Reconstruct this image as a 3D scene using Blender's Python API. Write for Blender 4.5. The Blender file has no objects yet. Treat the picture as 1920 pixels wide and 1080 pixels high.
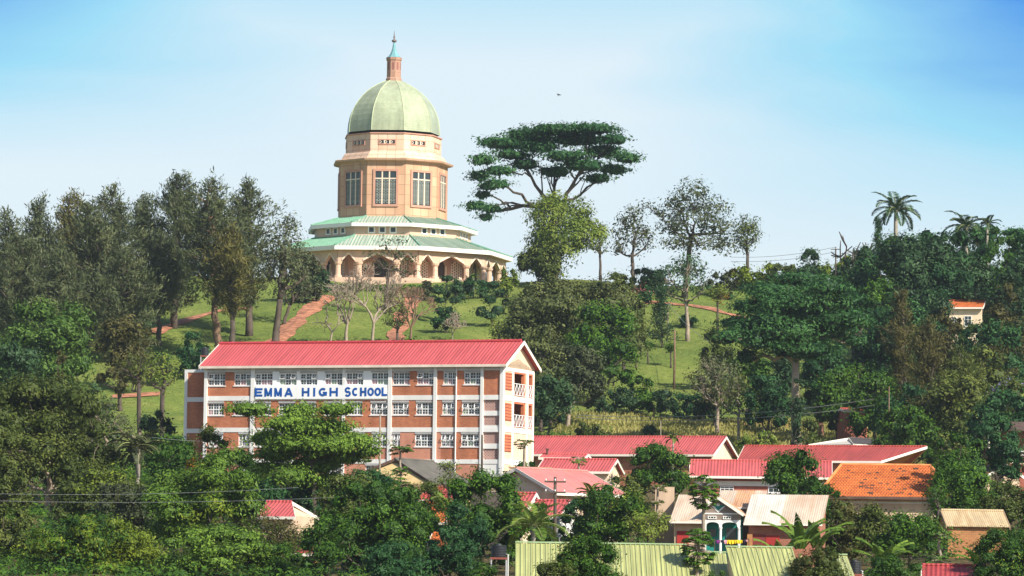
import bpy, math, random
import numpy as np
from mathutils import Vector, Matrix
sc = bpy.context.scene
COL = sc.collection
R = math.radians
# ------------------------------------------------------------------ camera
F = 8000.0                                  # focal length in photo pixels (1920 wide)
PITCH = math.atan(580 / F); ROLL = R(0.8)
CR = Matrix.Rotation(math.pi / 2 + PITCH, 3, 'X') @ Matrix.Rotation(ROLL, 3, 'Z')
cam = bpy.data.objects.new('camera', bpy.data.cameras.new('camera')); COL.objects.link(cam)
cam.data.sensor_width = 36; cam.data.lens = F / 1920 * 36
cam.data.clip_start = 1; cam.data.clip_end = 20000
cam.rotation_euler = CR.to_euler(); cam.location = (0, 0, 0)
sc.camera = cam
# ------------------------------------------------------------------ light
AZ, EL = R(45), R(37)                       # sun to the right of and behind the viewer
SUN = Vector((math.cos(EL) * math.sin(AZ), -math.cos(EL) * math.cos(AZ), math.sin(EL)))
sl = bpy.data.lights.new('sun', 'SUN'); so = bpy.data.objects.new('sun', sl); COL.objects.link(so)
sl.energy = 5.0; sl.angle = R(0.5); sl.color = (1.0, 0.93, 0.82)
so.rotation_euler = SUN.to_track_quat('Z', 'Y').to_euler()
w = bpy.data.worlds.new('World'); sc.world = w; w.use_nodes = True
nt = w.node_tree; nt.nodes.clear()
def N(t, **k):
    n = nt.nodes.new(t)
    for a, b in k.items(): setattr(n, a, b)
    return n
def Lk(a, b): nt.links.new(a, b)
out = N('ShaderNodeOutputWorld'); bg = N('ShaderNodeBackground'); Lk(bg.outputs[0], out.inputs[0])
sky = N('ShaderNodeTexSky', sky_type='NISHITA'); sky.sun_disc = False
sky.sun_elevation = EL; sky.sun_rotation = math.atan2(SUN.x, SUN.y); sky.air_density = 1.0; sky.dust_density = 0.6; sky.ozone_density = 1.5
tc = N('ShaderNodeTexCoord'); sep = N('ShaderNodeSeparateXYZ'); Lk(tc.outputs['Generated'], sep.inputs[0])
def M(op, a, b=None, clamp=False):
    n = N('ShaderNodeMath', operation=op, use_clamp=clamp)
    for i, v in enumerate((a, b)):
        if v is None: continue
        if hasattr(v, 'default_value') or hasattr(v, 'is_linked'): Lk(v, n.inputs[i])
        else: n.inputs[i].default_value = v
    return n.outputs[0]
# thin cirrus veil: streaks stretched along the horizon, thinning upwards and to the sides
mp = N('ShaderNodeMapping'); Lk(tc.outputs['Generated'], mp.inputs[0]); mp.inputs['Scale'].default_value = (9, 9, 40); mp.inputs['Rotation'].default_value = (0, R(4), 0)
nz = N('ShaderNodeTexNoise'); Lk(mp.outputs[0], nz.inputs[0]); nz.inputs['Scale'].default_value = 1.0; nz.inputs['Detail'].default_value = 6; nz.inputs['Roughness'].default_value = 0.55; nz.inputs['Distortion'].default_value = 0.6
mp2 = N('ShaderNodeMapping'); Lk(tc.outputs['Generated'], mp2.inputs[0]); mp2.inputs['Scale'].default_value = (5, 5, 14); mp2.inputs['Location'].default_value = (3.1, 0, 0.7)
nz2 = N('ShaderNodeTexNoise'); Lk(mp2.outputs[0], nz2.inputs[0]); nz2.inputs['Scale'].default_value = 2.0; nz2.inputs['Detail'].default_value = 3
x, z = sep.outputs[0], sep.outputs[2]
dr = M('MULTIPLY', M('MAXIMUM', M('SUBTRACT', x, 0.012), 0.0), 9.0)        # clear blue opens to the right of the veil
dl = M('MULTIPLY', M('MAXIMUM', M('SUBTRACT', -0.035, x), 0.0), 10.0)      # and a little to the left
wisp = M('ADD', M('MULTIPLY', M('SUBTRACT', 0.5, nz.outputs[0]), 0.7), M('MULTIPLY', M('SUBTRACT', nz2.outputs[0], 0.5), 0.25))
br_ = M('MULTIPLY', M('ADD', dr, wisp), M('MULTIPLY', M('SUBTRACT', z, 0.080), 17.0, True))
bl_ = M('MULTIPLY', M('ADD', dl, wisp), M('MULTIPLY', M('SUBTRACT', z, 0.098), 22.0, True))
tp_ = M('MULTIPLY', M('SUBTRACT', z, 0.124), 16.0, True)
blue = M('MAXIMUM', M('MAXIMUM', br_, bl_), tp_); blue = M('MULTIPLY', blue, 1.0, True)
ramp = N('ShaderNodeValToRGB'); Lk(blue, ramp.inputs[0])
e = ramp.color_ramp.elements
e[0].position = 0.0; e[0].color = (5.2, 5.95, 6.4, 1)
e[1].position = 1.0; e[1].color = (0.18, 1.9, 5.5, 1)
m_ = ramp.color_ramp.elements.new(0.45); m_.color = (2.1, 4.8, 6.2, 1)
mix = N('ShaderNodeMix', data_type='RGBA'); Lk(M('MULTIPLY', M('MULTIPLY', M('SUBTRACT', 1.0, M('MULTIPLY', M('SUBTRACT', z, 0.17), 6.0, True)), 0.9), M('MULTIPLY', M('SUBTRACT', sep.outputs[1], 0.55), 3.0, True)), mix.inputs[0])   # veil shaped to end overhead and behind the viewer, cutting the fill light
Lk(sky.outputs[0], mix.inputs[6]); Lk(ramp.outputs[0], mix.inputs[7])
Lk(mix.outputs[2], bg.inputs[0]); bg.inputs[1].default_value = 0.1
sc.view_settings.view_transform = 'Standard'; sc.view_settings.look = 'None'
sc.view_settings.exposure = 0.62; sc.view_settings.gamma = 1
sc.cycles.max_bounces = 6; sc.cycles.diffuse_bounces = 3; sc.cycles.transmission_bounces = 3; sc.cycles.volume_bounces = 0; sc.cycles.transparent_max_bounces = 4
sc.cycles.use_denoising = True
# ------------------------------------------------------------------ helpers
def ray(px, py):
    d = CR @ Vector(((px - 960) / F, (540 - py) / F, -1)); return d / d.y
def P(px, py, d): return ray(px, py) * d          # the point of the place seen at a photo pixel, d metres out
MATS = {}
def newmat(name):
    m = bpy.data.materials.new(name); m.use_nodes = True; t = m.node_tree
    return m, t, t.nodes['Principled BSDF']
def nd(t, ty, **k):
    n = t.nodes.new(ty)
    for a, b in k.items():
        if a in n.inputs: n.inputs[a].default_value = b
        else: setattr(n, a, b)
    return n
def c4(c): return (c[0], c[1], c[2], 1)
def vary(t, base_socket, amt, scale, coord='Object', stretch=None):
    """multiply a colour by slow and fast noise"""
    co = nd(t, 'ShaderNodeTexCoord'); n1 = nd(t, 'ShaderNodeTexNoise', Scale=scale, Detail=5.0)
    if stretch:
        mp_ = nd(t, 'ShaderNodeMapping'); mp_.inputs['Scale'].default_value = stretch; t.links.new(co.outputs[coord], mp_.inputs[0]); t.links.new(mp_.outputs[0], n1.inputs['Vector'])
    else: t.links.new(co.outputs[coord], n1.inputs['Vector'])
    mr = nd(t, 'ShaderNodeMapRange'); mr.inputs[1].default_value = 0.25; mr.inputs[2].default_value = 0.75; mr.inputs[3].default_value = 1 - amt; mr.inputs[4].default_value = 1 + amt
    t.links.new(n1.outputs[0], mr.inputs[0])
    mx = nd(t, 'ShaderNodeMix', data_type='RGBA', blend_type='MULTIPLY'); mx.inputs[0].default_value = 1
    t.links.new(base_socket, mx.inputs[6]); t.links.new(mr.outputs[0], mx.inputs[7])
    return mx.outputs[2]
def plain(name, col, rough=0.8, amt=0.12, scale=0.6):
    if name in MATS: return MATS[name]
    m, t, b = newmat(name); r = nd(t, 'ShaderNodeRGB'); r.outputs[0].default_value = c4(col)
    t.links.new(vary(t, vary(t, r.outputs[0], amt, scale), amt * 1.1, 1.3, 'Object', (1, 1, 0.12)), b.inputs['Base Color']); b.inputs['Roughness'].default_value = rough
    b.inputs['Specular IOR Level'].default_value = 0.3
    MATS[name] = m; return m
def brick(name, c1, c2, mortar, bw, bh, ms=0.02, bump=0.0, amt=0.15, vs=0.4, offset=0.5):
    if name in MATS: return MATS[name]
    m, t, b = newmat(name); uv = nd(t, 'ShaderNodeTexCoord')
    k = nd(t, 'ShaderNodeTexBrick'); k.offset = offset
    for i, c in zip((1, 2, 3), (c1, c2, mortar)): k.inputs[i].default_value = c4(c)
    k.inputs['Scale'].default_value = 1; k.inputs['Mortar Size'].default_value = ms; k.inputs['Brick Width'].default_value = bw; k.inputs['Row Height'].default_value = bh; k.inputs['Mortar Smooth'].default_value = 0.3
    t.links.new(uv.outputs['UV'], k.inputs[0])
    t.links.new(vary(t, vary(t, k.outputs[0], amt, vs), amt * 0.9, 1.1, 'Object', (1, 1, 0.15)), b.inputs['Base Color']); b.inputs['Roughness'].default_value = 0.8; b.inputs['Specular IOR Level'].default_value = 0.3
    if bump:
        bp = nd(t, 'ShaderNodeBump'); bp.inputs['Strength'].default_value = bump; bp.inputs['Distance'].default_value = 0.05; bp.invert = True
        t.links.new(k.outputs[1], bp.inputs['Height']); t.links.new(bp.outputs[0], b.inputs['Normal'])
    MATS[name] = m; return m
def sheet(name, col, pitch=0.2, bump=0.5, amt=0.15, vs=0.35, rough=0.55, rows=0.0, rust=None):
    """profiled roofing: ribs run down the slope, optional rows of tile steps, optional rust streaks"""
    if name in MATS: return MATS[name]
    m, t, b = newmat(name); uv = nd(t, 'ShaderNodeTexCoord')
    wv = nd(t, 'ShaderNodeTexWave', wave_type='BANDS', bands_direction='X'); wv.inputs['Scale'].default_value = 0.314 / pitch
    t.links.new(uv.outputs['UV'], wv.inputs['Vector'])
    r = nd(t, 'ShaderNodeRGB'); r.outputs[0].default_value = c4(col); s = r.outputs[0]
    h = wv.outputs['Fac']
    if rows:
        w2 = nd(t, 'ShaderNodeTexWave', wave_type='BANDS', bands_direction='Y', wave_profile='SAW'); w2.inputs['Scale'].default_value = 0.314 / rows
        t.links.new(uv.outputs['UV'], w2.inputs['Vector'])
        ad = nd(t, 'ShaderNodeMath', operation='ADD'); t.links.new(h, ad.inputs[0]); t.links.new(w2.outputs['Fac'], ad.inputs[1]); h = ad.outputs[0]
    s = vary(t, s, amt, vs); s = vary(t, s, amt * 0.6, 3.0)
    sm = nd(t, 'ShaderNodeMapping'); sm.inputs['Scale'].default_value = (1.5, 0.12, 1); t.links.new(uv.outputs['UV'], sm.inputs[0])
    sn = nd(t, 'ShaderNodeTexNoise', Scale=1.6, Detail=4.0); t.links.new(sm.outputs[0], sn.inputs['Vector'])
    sr = nd(t, 'ShaderNodeMapRange'); sr.inputs[1].default_value = 0.3; sr.inputs[2].default_value = 0.7; sr.inputs[3].default_value = 0.80; sr.inputs[4].default_value = 1.15; t.links.new(sn.outputs[0], sr.inputs[0])
    gv = nd(t, 'ShaderNodeMapRange'); gv.inputs[3].default_value = 0.80; gv.inputs[4].default_value = 1.06; t.links.new(wv.outputs['Fac'], gv.inputs[0])
    gm = nd(t, 'ShaderNodeMath', operation='MULTIPLY'); t.links.new(sr.outputs[0], gm.inputs[0]); t.links.new(gv.outputs[0], gm.inputs[1])
    gx = nd(t, 'ShaderNodeMix', data_type='RGBA', blend_type='MULTIPLY'); gx.inputs[0].default_value = 1; t.links.new(s, gx.inputs[6]); t.links.new(gm.outputs[0], gx.inputs[7]); s = gx.outputs[2]
    if rust:
        co = nd(t, 'ShaderNodeMapping'); co.inputs['Scale'].default_value = (1.6, 0.25, 1); t.links.new(uv.outputs['UV'], co.inputs[0])
        nr = nd(t, 'ShaderNodeTexNoise', Scale=0.9, Detail=6.0); t.links.new(co.outputs[0], nr.inputs['Vector'])
        mr = nd(t, 'ShaderNodeMapRange'); mr.inputs[1].default_value = 0.5; mr.inputs[2].default_value = 0.72; t.links.new(nr.outputs[0], mr.inputs[0])
        mx = nd(t, 'ShaderNodeMix', data_type='RGBA'); t.links.new(mr.outputs[0], mx.inputs[0]); t.links.new(s, mx.inputs[6]); mx.inputs[7].default_value = c4(rust); s = mx.outputs[2]
    t.links.new(s, b.inputs['Base Color']); b.inputs['Roughness'].default_value = rough; b.inputs['Specular IOR Level'].default_value = 0.35
    bp = nd(t, 'ShaderNodeBump'); bp.inputs['Strength'].default_value = bump; bp.inputs['Distance'].default_value = 0.04
    t.links.new(h, bp.inputs['Height']); t.links.new(bp.outputs[0], b.inputs['Normal'])
    MATS[name] = m; return m
def glass(name, col, rough=0.12):
    if name in MATS: return MATS[name]
    m, t, b = newmat(name); b.inputs['Base Color'].default_value = c4(col); b.inputs['Roughness'].default_value = rough; b.inputs['Specular IOR Level'].default_value = 0.5
    MATS[name] = m; return m
def leafmat(name, ca, cb, trans=0.25):
    if name in MATS: return MATS[name]
    m, t, b = newmat(name); at = nd(t, 'ShaderNodeAttribute', attribute_name='tint')
    mx = nd(t, 'ShaderNodeMix', data_type='RGBA'); t.links.new(at.outputs['Fac'], mx.inputs[0]); mx.inputs[6].default_value = c4(ca); mx.inputs[7].default_value = c4(cb)
    t.links.new(mx.outputs[2], b.inputs['Base Color']); b.inputs['Roughness'].default_value = 0.55; b.inputs['Specular IOR Level'].default_value = 0.18
    tr = nd(t, 'ShaderNodeBsdfTranslucent'); t.links.new(mx.outputs[2], tr.inputs[0])
    ms = nd(t, 'ShaderNodeMixShader'); ms.inputs[0].default_value = trans
    o = t.nodes['Material Output']; t.links.new(b.outputs[0], ms.inputs[1]); t.links.new(tr.outputs[0], ms.inputs[2]); t.links.new(ms.outputs[0], o.inputs[0])
    MATS[name] = m; return m
class MB:
    def __init__(s): s.v = []; s.f = []; s.m = []
    def poly(s, pts, m=0):
        b = len(s.v); s.v += [tuple(p) for p in pts]; s.f.append(tuple(range(b, b + len(pts)))); s.m.append(m)
    def prism(s, pts, ex, m=0):
        pts = [Vector(p) for p in pts]; ex = Vector(ex); b = len(s.v); n = len(pts)
        s.v += [tuple(p) for p in pts] + [tuple(p + ex) for p in pts]
        s.f.append(tuple(range(b + n - 1, b - 1, -1))); s.f.append(tuple(range(b + n, b + 2 * n))); s.m += [m, m]
        for i in range(n):
            j = (i + 1) % n; s.f.append((b + i, b + j, b + n + j, b + n + i)); s.m.append(m)
    def box(s, x0, x1, y0, y1, z0, z1, m=0):
        s.prism([(x0, y0, z0), (x1, y0, z0), (x1, y1, z0), (x0, y1, z0)], (0, 0, z1 - z0), m)
    def bar(s, a, b, wd, ht, up=(0, 0, 1), m=0):
        a, b = Vector(a), Vector(b); d = (b - a).normalized(); sd = d.cross(Vector(up)).normalized(); u = sd.cross(d)
        q = [a - sd * wd / 2 - u * ht / 2, a + sd * wd / 2 - u * ht / 2, a + sd * wd / 2 + u * ht / 2, a - sd * wd / 2 + u * ht / 2]
        s.prism(q, b - a, m)
    def tube(s, pts, rad, n=6, m=0, cap=True):
        pts = [Vector(p) for p in pts]; b0 = len(s.v)
        ref = Vector((0.31, 0.17, 0.93))
        for i, p in enumerate(pts):
            d = (pts[min(i + 1, len(pts) - 1)] - pts[max(i - 1, 0)]).normalized()
            a = d.cross(ref)
            if a.length < 0.05: a = d.cross(Vector((1, 0, 0)))
            a.normalize(); c = d.cross(a); r = rad[i] if hasattr(rad, '__len__') else rad
            for k in range(n):
                t = 2 * math.pi * k / n; s.v.append(tuple(p + a * (r * math.cos(t)) + c * (r * math.sin(t))))
        for i in range(len(pts) - 1):
            for k in range(n):
                k2 = (k + 1) % n; s.f.append((b0 + i * n + k, b0 + i * n + k2, b0 + (i + 1) * n + k2, b0 + (i + 1) * n + k)); s.m.append(m)
        if cap:
            s.f.append(tuple(b0 + k for k in range(n - 1, -1, -1))); e0 = b0 + (len(pts) - 1) * n; s.f.append(tuple(e0 + k for k in range(n))); s.m += [m, m]
    def lathe(s, prof, n=9, ph=0.0, m=0, cx=0, cy=0):
        b0 = len(s.v)
        for r, z in prof:
            for k in range(n):
                t = ph + 2 * math.pi * k / n; s.v.append((cx + r * math.sin(t), cy - r * math.cos(t), z))
        for i in range(len(prof) - 1):
            for k in range(n):
                k2 = (k + 1) % n; s.f.append((b0 + i * n + k, b0 + i * n + k2, b0 + (i + 1) * n + k2, b0 + (i + 1) * n + k)); s.m.append(m)
    def build(s, name, mats, parent=None, smooth=False, loc=None):
        me = bpy.data.meshes.new(name); me.from_pydata(s.v, [], s.f)
        if not isinstance(mats, (list, tuple)): mats = [mats]
        for q in mats: me.materials.append(q)
        me.polygons.foreach_set('material_index', s.m)
        if smooth: me.polygons.foreach_set('use_smooth', [True] * len(s.f))
        uv = me.uv_layers.new(name='UVMap'); dat = np.zeros(len(me.loops) * 2, dtype=np.float32)
        me.update()
        for p in me.polygons:
            n = p.normal
            if abs(n.z) > 0.985: t = Vector((1, 0, 0)); q = Vector((0, 1, 0))
            else:
                t = Vector((-n.y, n.x, 0)).normalized(); q = n.cross(t)
            for li in p.loop_indices:
                co = me.vertices[me.loops[li].vertex_index].co
                dat[li * 2] = co.dot(t); dat[li * 2 + 1] = co.dot(q)
        uv.data.foreach_set('uv', dat)
        o = bpy.data.objects.new(name, me); COL.objects.link(o)
        if parent: o.parent = parent
        if loc is not None: o.location = loc
        return o
def tag(o, label=None, cat=None, group=None, kind=None):
    if label: o['label'] = label
    if cat: o['category'] = cat
    if group: o['group'] = group
    if kind: o['kind'] = kind
    return o
def thing(name, label, cat, loc, rz=0.0, group=None):
    o = bpy.data.objects.new(name, None); COL.objects.link(o); o.location = loc; o.rotation_euler = (0, 0, rz); o.empty_display_size = 1
    return tag(o, label, cat, group)
# ------------------------------------------------------------------ terrain
PY = [-500, 100, 240, 300, 350, 420, 470, 500, 525, 600, 629, 636, 715, 900, 1600, 7000]
PZ = [-4, -4, -1.5, 2.0, 5.0, 10.2, 13.2, 18.6, 22.4, 39.2, 45.0, 47.2, 48.2, 34, 0, -10]
def terr(x, y):
    x = np.asarray(x, float); y = np.asarray(y, float)
    z = np.interp(y, PY, PZ)
    z = (z + np.interp(y - 4, PY, PZ) + np.interp(y + 4, PY, PZ)) / 3
    h = np.clip((y - 440) / 120, 0, 1)
    s = np.clip((np.abs(x + 8) - 38) / 60, 0, 1); s = s * s * (3 - 2 * s)
    near = np.clip((y - 200) / 200, 0, 1) * np.clip((2200 - y) / 1200, 0, 1)
    return z - h * s * 5.0 + near * (0.35 * np.sin(x * 0.13 + y * 0.05) + 0.25 * np.sin(x * 0.31 - y * 0.21 + 1.0))
def tz(x, y): return float(terr(x, y))
def hit(px, py, lo=380, up=700):
    """first place where the line of sight through a photo pixel meets the ground"""
    r = ray(px, py); d = lo
    while d < up:
        if r.z * d < tz(r.x * d, d): return Vector((r.x * d, d, tz(r.x * d, d)))
        d += 0.25
    return Vector((r.x * up, up, tz(r.x * up, up)))
# ------------------------------------------------------------------ ground
def ground():
    xs = sorted(set([-6000, -3000, -1500, -800, -400, -250, -180, -145] + list(np.arange(-125, 126, 2.5)) + [145, 180, 250, 400, 800, 1500, 3000, 6000]))
    ys = sorted(set([-500, -200, 0, 100, 160, 190] + list(np.arange(205, 730, 2.5)) + [760, 800, 850, 900, 1000, 1300, 1600, 2500, 4000, 7000]))
    X, Y = np.meshgrid(xs, ys); Z = terr(X, Y); nx, ny = len(xs), len(ys)
    me = bpy.data.meshes.new('ground'); v = np.stack([X.ravel(), Y.ravel(), Z.ravel()], 1)
    i = np.arange(nx * ny).reshape(ny, nx); f = np.stack([i[:-1, :-1], i[:-1, 1:], i[1:, 1:], i[1:, :-1]], -1).reshape(-1, 4)
    me.from_pydata(v.tolist(), [], f.tolist()); me.polygons.foreach_set('use_smooth', [True] * len(f))
    m, t, b = newmat('grass_ground'); co = nd(t, 'ShaderNodeTexCoord')
    n1 = nd(t, 'ShaderNodeTexNoise', Scale=0.09, Detail=6.0, Roughness=0.65); t.links.new(co.outputs['Object'], n1.inputs['Vector'])
    rp = nd(t, 'ShaderNodeValToRGB'); t.links.new(n1.outputs[0], rp.inputs[0]); e = rp.color_ramp.elements
    e[0].position = 0.3; e[0].color = (0.095, 0.14, 0.028, 1); e[1].position = 0.72; e[1].color = (0.225, 0.24, 0.06, 1)
    q = e.new(0.5); q.color = (0.145, 0.19, 0.038, 1)
    n2 = nd(t, 'ShaderNodeTexNoise', Scale=1.3, Detail=8.0, Roughness=0.7); t.links.new(co.outputs['Object'], n2.inputs['Vector'])
    mr = nd(t, 'ShaderNodeMapRange'); mr.inputs[1].default_value = 0.3; mr.inputs[2].default_value = 0.7; mr.inputs[3].default_value = 0.6; mr.inputs[4].default_value = 1.3; t.links.new(n2.outputs[0], mr.inputs[0])
    mx = nd(t, 'ShaderNodeMix', data_type='RGBA', blend_type='MULTIPLY'); mx.inputs[0].default_value = 1; t.links.new(rp.outputs[0], mx.inputs[6]); t.links.new(mr.outputs[0], mx.inputs[7])
    sp = nd(t, 'ShaderNodeSeparateXYZ'); t.links.new(co.outputs['Object'], sp.inputs[0])       # village ground: trodden earth and weeds below the bank
    vm = nd(t, 'ShaderNodeMapRange'); vm.inputs[1].default_value = 462; vm.inputs[2].default_value = 440; t.links.new(sp.outputs[1], vm.inputs[0])
    vr = nd(t, 'ShaderNodeValToRGB'); t.links.new(n2.outputs[0], vr.inputs[0]); ve = vr.color_ramp.elements; ve[0].position = .38; ve[0].color = (0.045, 0.06, 0.018, 1); ve[1].position = .62; ve[1].color = (0.16, 0.10, 0.055, 1)
    vx = nd(t, 'ShaderNodeMix', data_type='RGBA'); t.links.new(vm.outputs[0], vx.inputs[0]); t.links.new(mx.outputs[2], vx.inputs[6]); t.links.new(vr.outputs[0], vx.inputs[7]); mx = vx
    t.links.new(mx.outputs[2], b.inputs['Base Color']); b.inputs['Roughness'].default_value = 0.9; b.inputs['Specular IOR Level'].default_value = 0.1
    bp = nd(t, 'ShaderNodeBump'); bp.inputs['Strength'].default_value = 0.6; bp.inputs['Distance'].default_value = 0.25; t.links.new(n2.outputs[0], bp.inputs['Height']); t.links.new(bp.outputs[0], b.inputs['Normal'])
    me.materials.append(m); o = bpy.data.objects.new('ground', me); COL.objects.link(o); o['kind'] = 'structure'
ground()
soil = plain('red_soil', (0.36, 0.155, 0.085), 0.9, 0.45, 0.9)
def path(pts, wd):
    """a beaten earth path laid over the slope through photo pixels where it is seen"""
    w3 = [hit(*p) for p in pts]; mb = MB(); rows = []
    dense = []
    for a, b in zip(w3, w3[1:]):
        n = max(2, int((b - a).length / 1.2)); dense += [a.lerp(b, k / n) for k in range(n)]
    dense.append(w3[-1])
    for i, p in enumerate(dense):
        d = (dense[min(i + 5, len(dense) - 1)] - dense[max(i - 5, 0)]); d.z = 0; d.normalize(); s = Vector((d.y, -d.x, 0))
        hl = wd / 2 * (1 + 0.22 * math.sin(i * 0.7) + 0.16 * math.sin(i * 0.33) + 0.08 * math.sin(i * 1.4)); hr = wd / 2 * (1 + 0.22 * math.sin(i * 0.55 + 2) + 0.16 * math.sin(i * 0.4) + 0.08 * math.sin(i * 1.6)); row = []
        for k in range(5):
            q = p + s * (hl if k < 2 else hr) * (k / 2 - 1); row.append((q.x, q.y, tz(q.x, q.y) + 0.24 - 0.06 * abs(k - 2)))
        rows.append(row)
    for a, b in zip(rows, rows[1:]):
        for k in range(4): mb.poly([a[k], a[k + 1], b[k + 1], b[k]])
    o = mb.build('path', soil, None, True); o['kind'] = 'structure'
path([(612, 556), (590, 575), (560, 600), (535, 625), (505, 665)], 2.6)
path([(282, 626), (320, 612), (365, 596), (410, 584), (470, 578)], 2.6)
path([(775, 556), (765, 580), (750, 610), (740, 640)], 2.2)
path([(1180, 566), (1250, 570), (1300, 574), (1350, 586), (1410, 600), (1470, 606)], 2.2)
path([(210, 745), (260, 742), (300, 740)], 3.0)
path([(1330, 797), (1420, 798), (1500, 801), (1580, 806)], 2.0)
# ------------------------------------------------------------------ temple
def temple():
    d0 = 656.0; c = P(732, 525, d0); z0 = tz(c.x, 640) + 0.35; cx = c.x
    T = thing('domed_temple', 'nine sided peach stone temple with pale green dome on the hilltop', 'temple', (cx, d0, z0), R(-5))
    H = lambda py, rad: P(737, py, d0 - rad).z - z0
    pale = brick('temple_stone', (0.72, 0.52, 0.38), (0.68, 0.45, 0.31), (0.36, 0.20, 0.13), 1.35, 1.5, 0.035, 0.0, 0.10, 0.25, 0.0)
    drumst = brick('temple_drum_stone', (0.62, 0.40, 0.25), (0.54, 0.31, 0.185), (0.32, 0.18, 0.11), 1.45, 1.55, 0.04, 0.0, 0.12, 0.2, 0.0)
    plas = plain('temple_plaster', (0.60, 0.42, 0.30), 0.85, 0.06, 0.3)
    trim = plain('temple_trim', (0.72, 0.60, 0.46), 0.8, 0.05)
    pink = plain('temple_pink_trim', (0.50, 0.27, 0.19), 0.8, 0.08)
    white = plain('temple_white', (0.82, 0.79, 0.70), 0.7, 0.04)
    dark = plain('temple_inside', (0.06, 0.045, 0.04), 0.8)
    groof = sheet('temple_roof_green', (0.46, 0.50, 0.41), 0.42, 0.5, 0.07, 0.2, 0.5)
    gcap = plain('temple_ridge_green', (0.15, 0.32, 0.22), 0.6)
    tileg = brick('dome_mosaic', (0.36, 0.40, 0.26), (0.29, 0.34, 0.21), (0.40, 0.43, 0.31), 0.34, 0.34, 0.03, 0.15, 0.16, 0.5)
    for nm in ('dome_mosaic',): MATS[nm].node_tree.nodes['Principled BSDF'].inputs['Roughness'].default_value = 0.35
    gl = glass('temple_glass', (0.025, 0.04, 0.045), 0.25)
    fr = lambda k: (Vector((math.sin(R(40 * k)), -math.cos(R(40 * k)), 0)), Vector((math.cos(R(40 * k)), math.sin(R(40 * k)), 0)))
    C20 = math.cos(R(20)); ph = R(20)
    def ring(name, prof, mat, cap=False):       # prof: (circumradius, z)
        b = MB(); b.lathe(prof, 9, ph)
        return b.build(name, mat, T)
    # base and steps
    ring('plinth', [(20.6, -1.6), (20.6, 0.0), (19.6, 0.0), (19.6, 0.3), (18.8, 0.3), (18.8, 0.55), (0.01, 0.55)], plas)
    f0 = 0.55
    zc, zp, ze = H(491, 17), H(477.5, 17), H(467, 17.4)
    # columns
    for k in range(9):
        n, t = fr(k)
        for u in (-6.03, -2.85, 2.85):
            p = n * (17.6 * C20) + t * u; b = MB()
            b.lathe([(0.62, f0), (0.62, f0 + 0.3), (0.44, f0 + 0.4), (0.40, zc - 0.5), (0.55, zc - 0.3), (0.62, zc - 0.02), (0.3, zc - 0.01)], 10, 0, 0, p.x, p.y)
            b.build('column', pale if (k + int(u)) % 2 else plas, T, smooth=False)
    # arcade
    A = 17.6 * C20
    ar = MB()
    for k in range(9):
        n, t = fr(k); W = 6.03
        pts = [(-W, zc)]; edges = []
        for (a, b2, wide) in ((-W, -2.85, 0), (-2.85, 2.85, 1), (2.85, W, 0)):
            a2, b3 = a + 0.6, b2 - 0.6; m = (a2 + b3) / 2
            seg = [(a2, zc), (a2 + 0.02, zc + 0.15)] + ([(m - 0.95, zp - 0.28), (m, zp + 0.12), (m + 0.95, zp - 0.28)] if wide else [(m - 0.18, zp - 0.06), (m, zp), (m + 0.18, zp - 0.06)]) + [(b3 - 0.02, zc + 0.15), (b3, zc)]
            pts += seg; edges.append(seg)
        pts += [(W, zc), (W, ze), (-W, ze)]
        P3 = lambda u, z, r: n * r + t * u + Vector((0, 0, z))
        ar.prism([P3(u, z, A - 0.3) for u, z in pts], n * 0.55)
        for seg in edges:
            tr_ = MB()
            for (a, b2) in zip(seg[1:-1], seg[2:-1]):
                tr_.prism([P3(a[0], a[1], A + 0.2), P3(b2[0], b2[1], A + 0.2), P3(b2[0], b2[1] + 0.30, A + 0.2), P3(a[0], a[1] + 0.30, A + 0.2)], n * 0.14)
            tr_.build('arch_trim', trim, T)
    ar.build('arcade', plas, T)
    # inner wall, doors and lattice screens
    Ai = 14.3 * C20; wi = Ai * math.tan(R(20))
    ring('inner_wall', [(14.3, f0), (14.3, ze)], plain('inner_wall_brown', (0.50, 0.32, 0.23), 0.85, 0.1))
    ring('soffit', [(14.2, ze - 0.05), (18.6, ze - 0.05)], plas)
    lat = plain('lattice_white', (0.78, 0.66, 0.52), 0.8)
    for k in range(9):
        n, t = fr(k); P3 = lambda u, z, r: n * r + t * u + Vector((0, 0, z))
        b = MB(); q = [(-0.95, f0), (0.95, f0), (0.95, f0 + 2.3), (0.6, f0 + 3.0), (0, f0 + 3.4), (-0.6, f0 + 3.0), (-0.95, f0 + 2.3)]
        b.prism([P3(u, z, Ai - 0.1) for u, z in q], n * 0.16, 0)
        for s in (-1, 1): b.prism([P3(s * 1.05 - 0.12, f0, Ai), P3(s * 1.05 + 0.12, f0, Ai), P3(s * 1.05 + 0.12, f0 + 2.4, Ai), P3(s * 1.05 - 0.12, f0 + 2.4, Ai)], n * 0.25, 1)
        b.build('door', [dark, trim], T)
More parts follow.
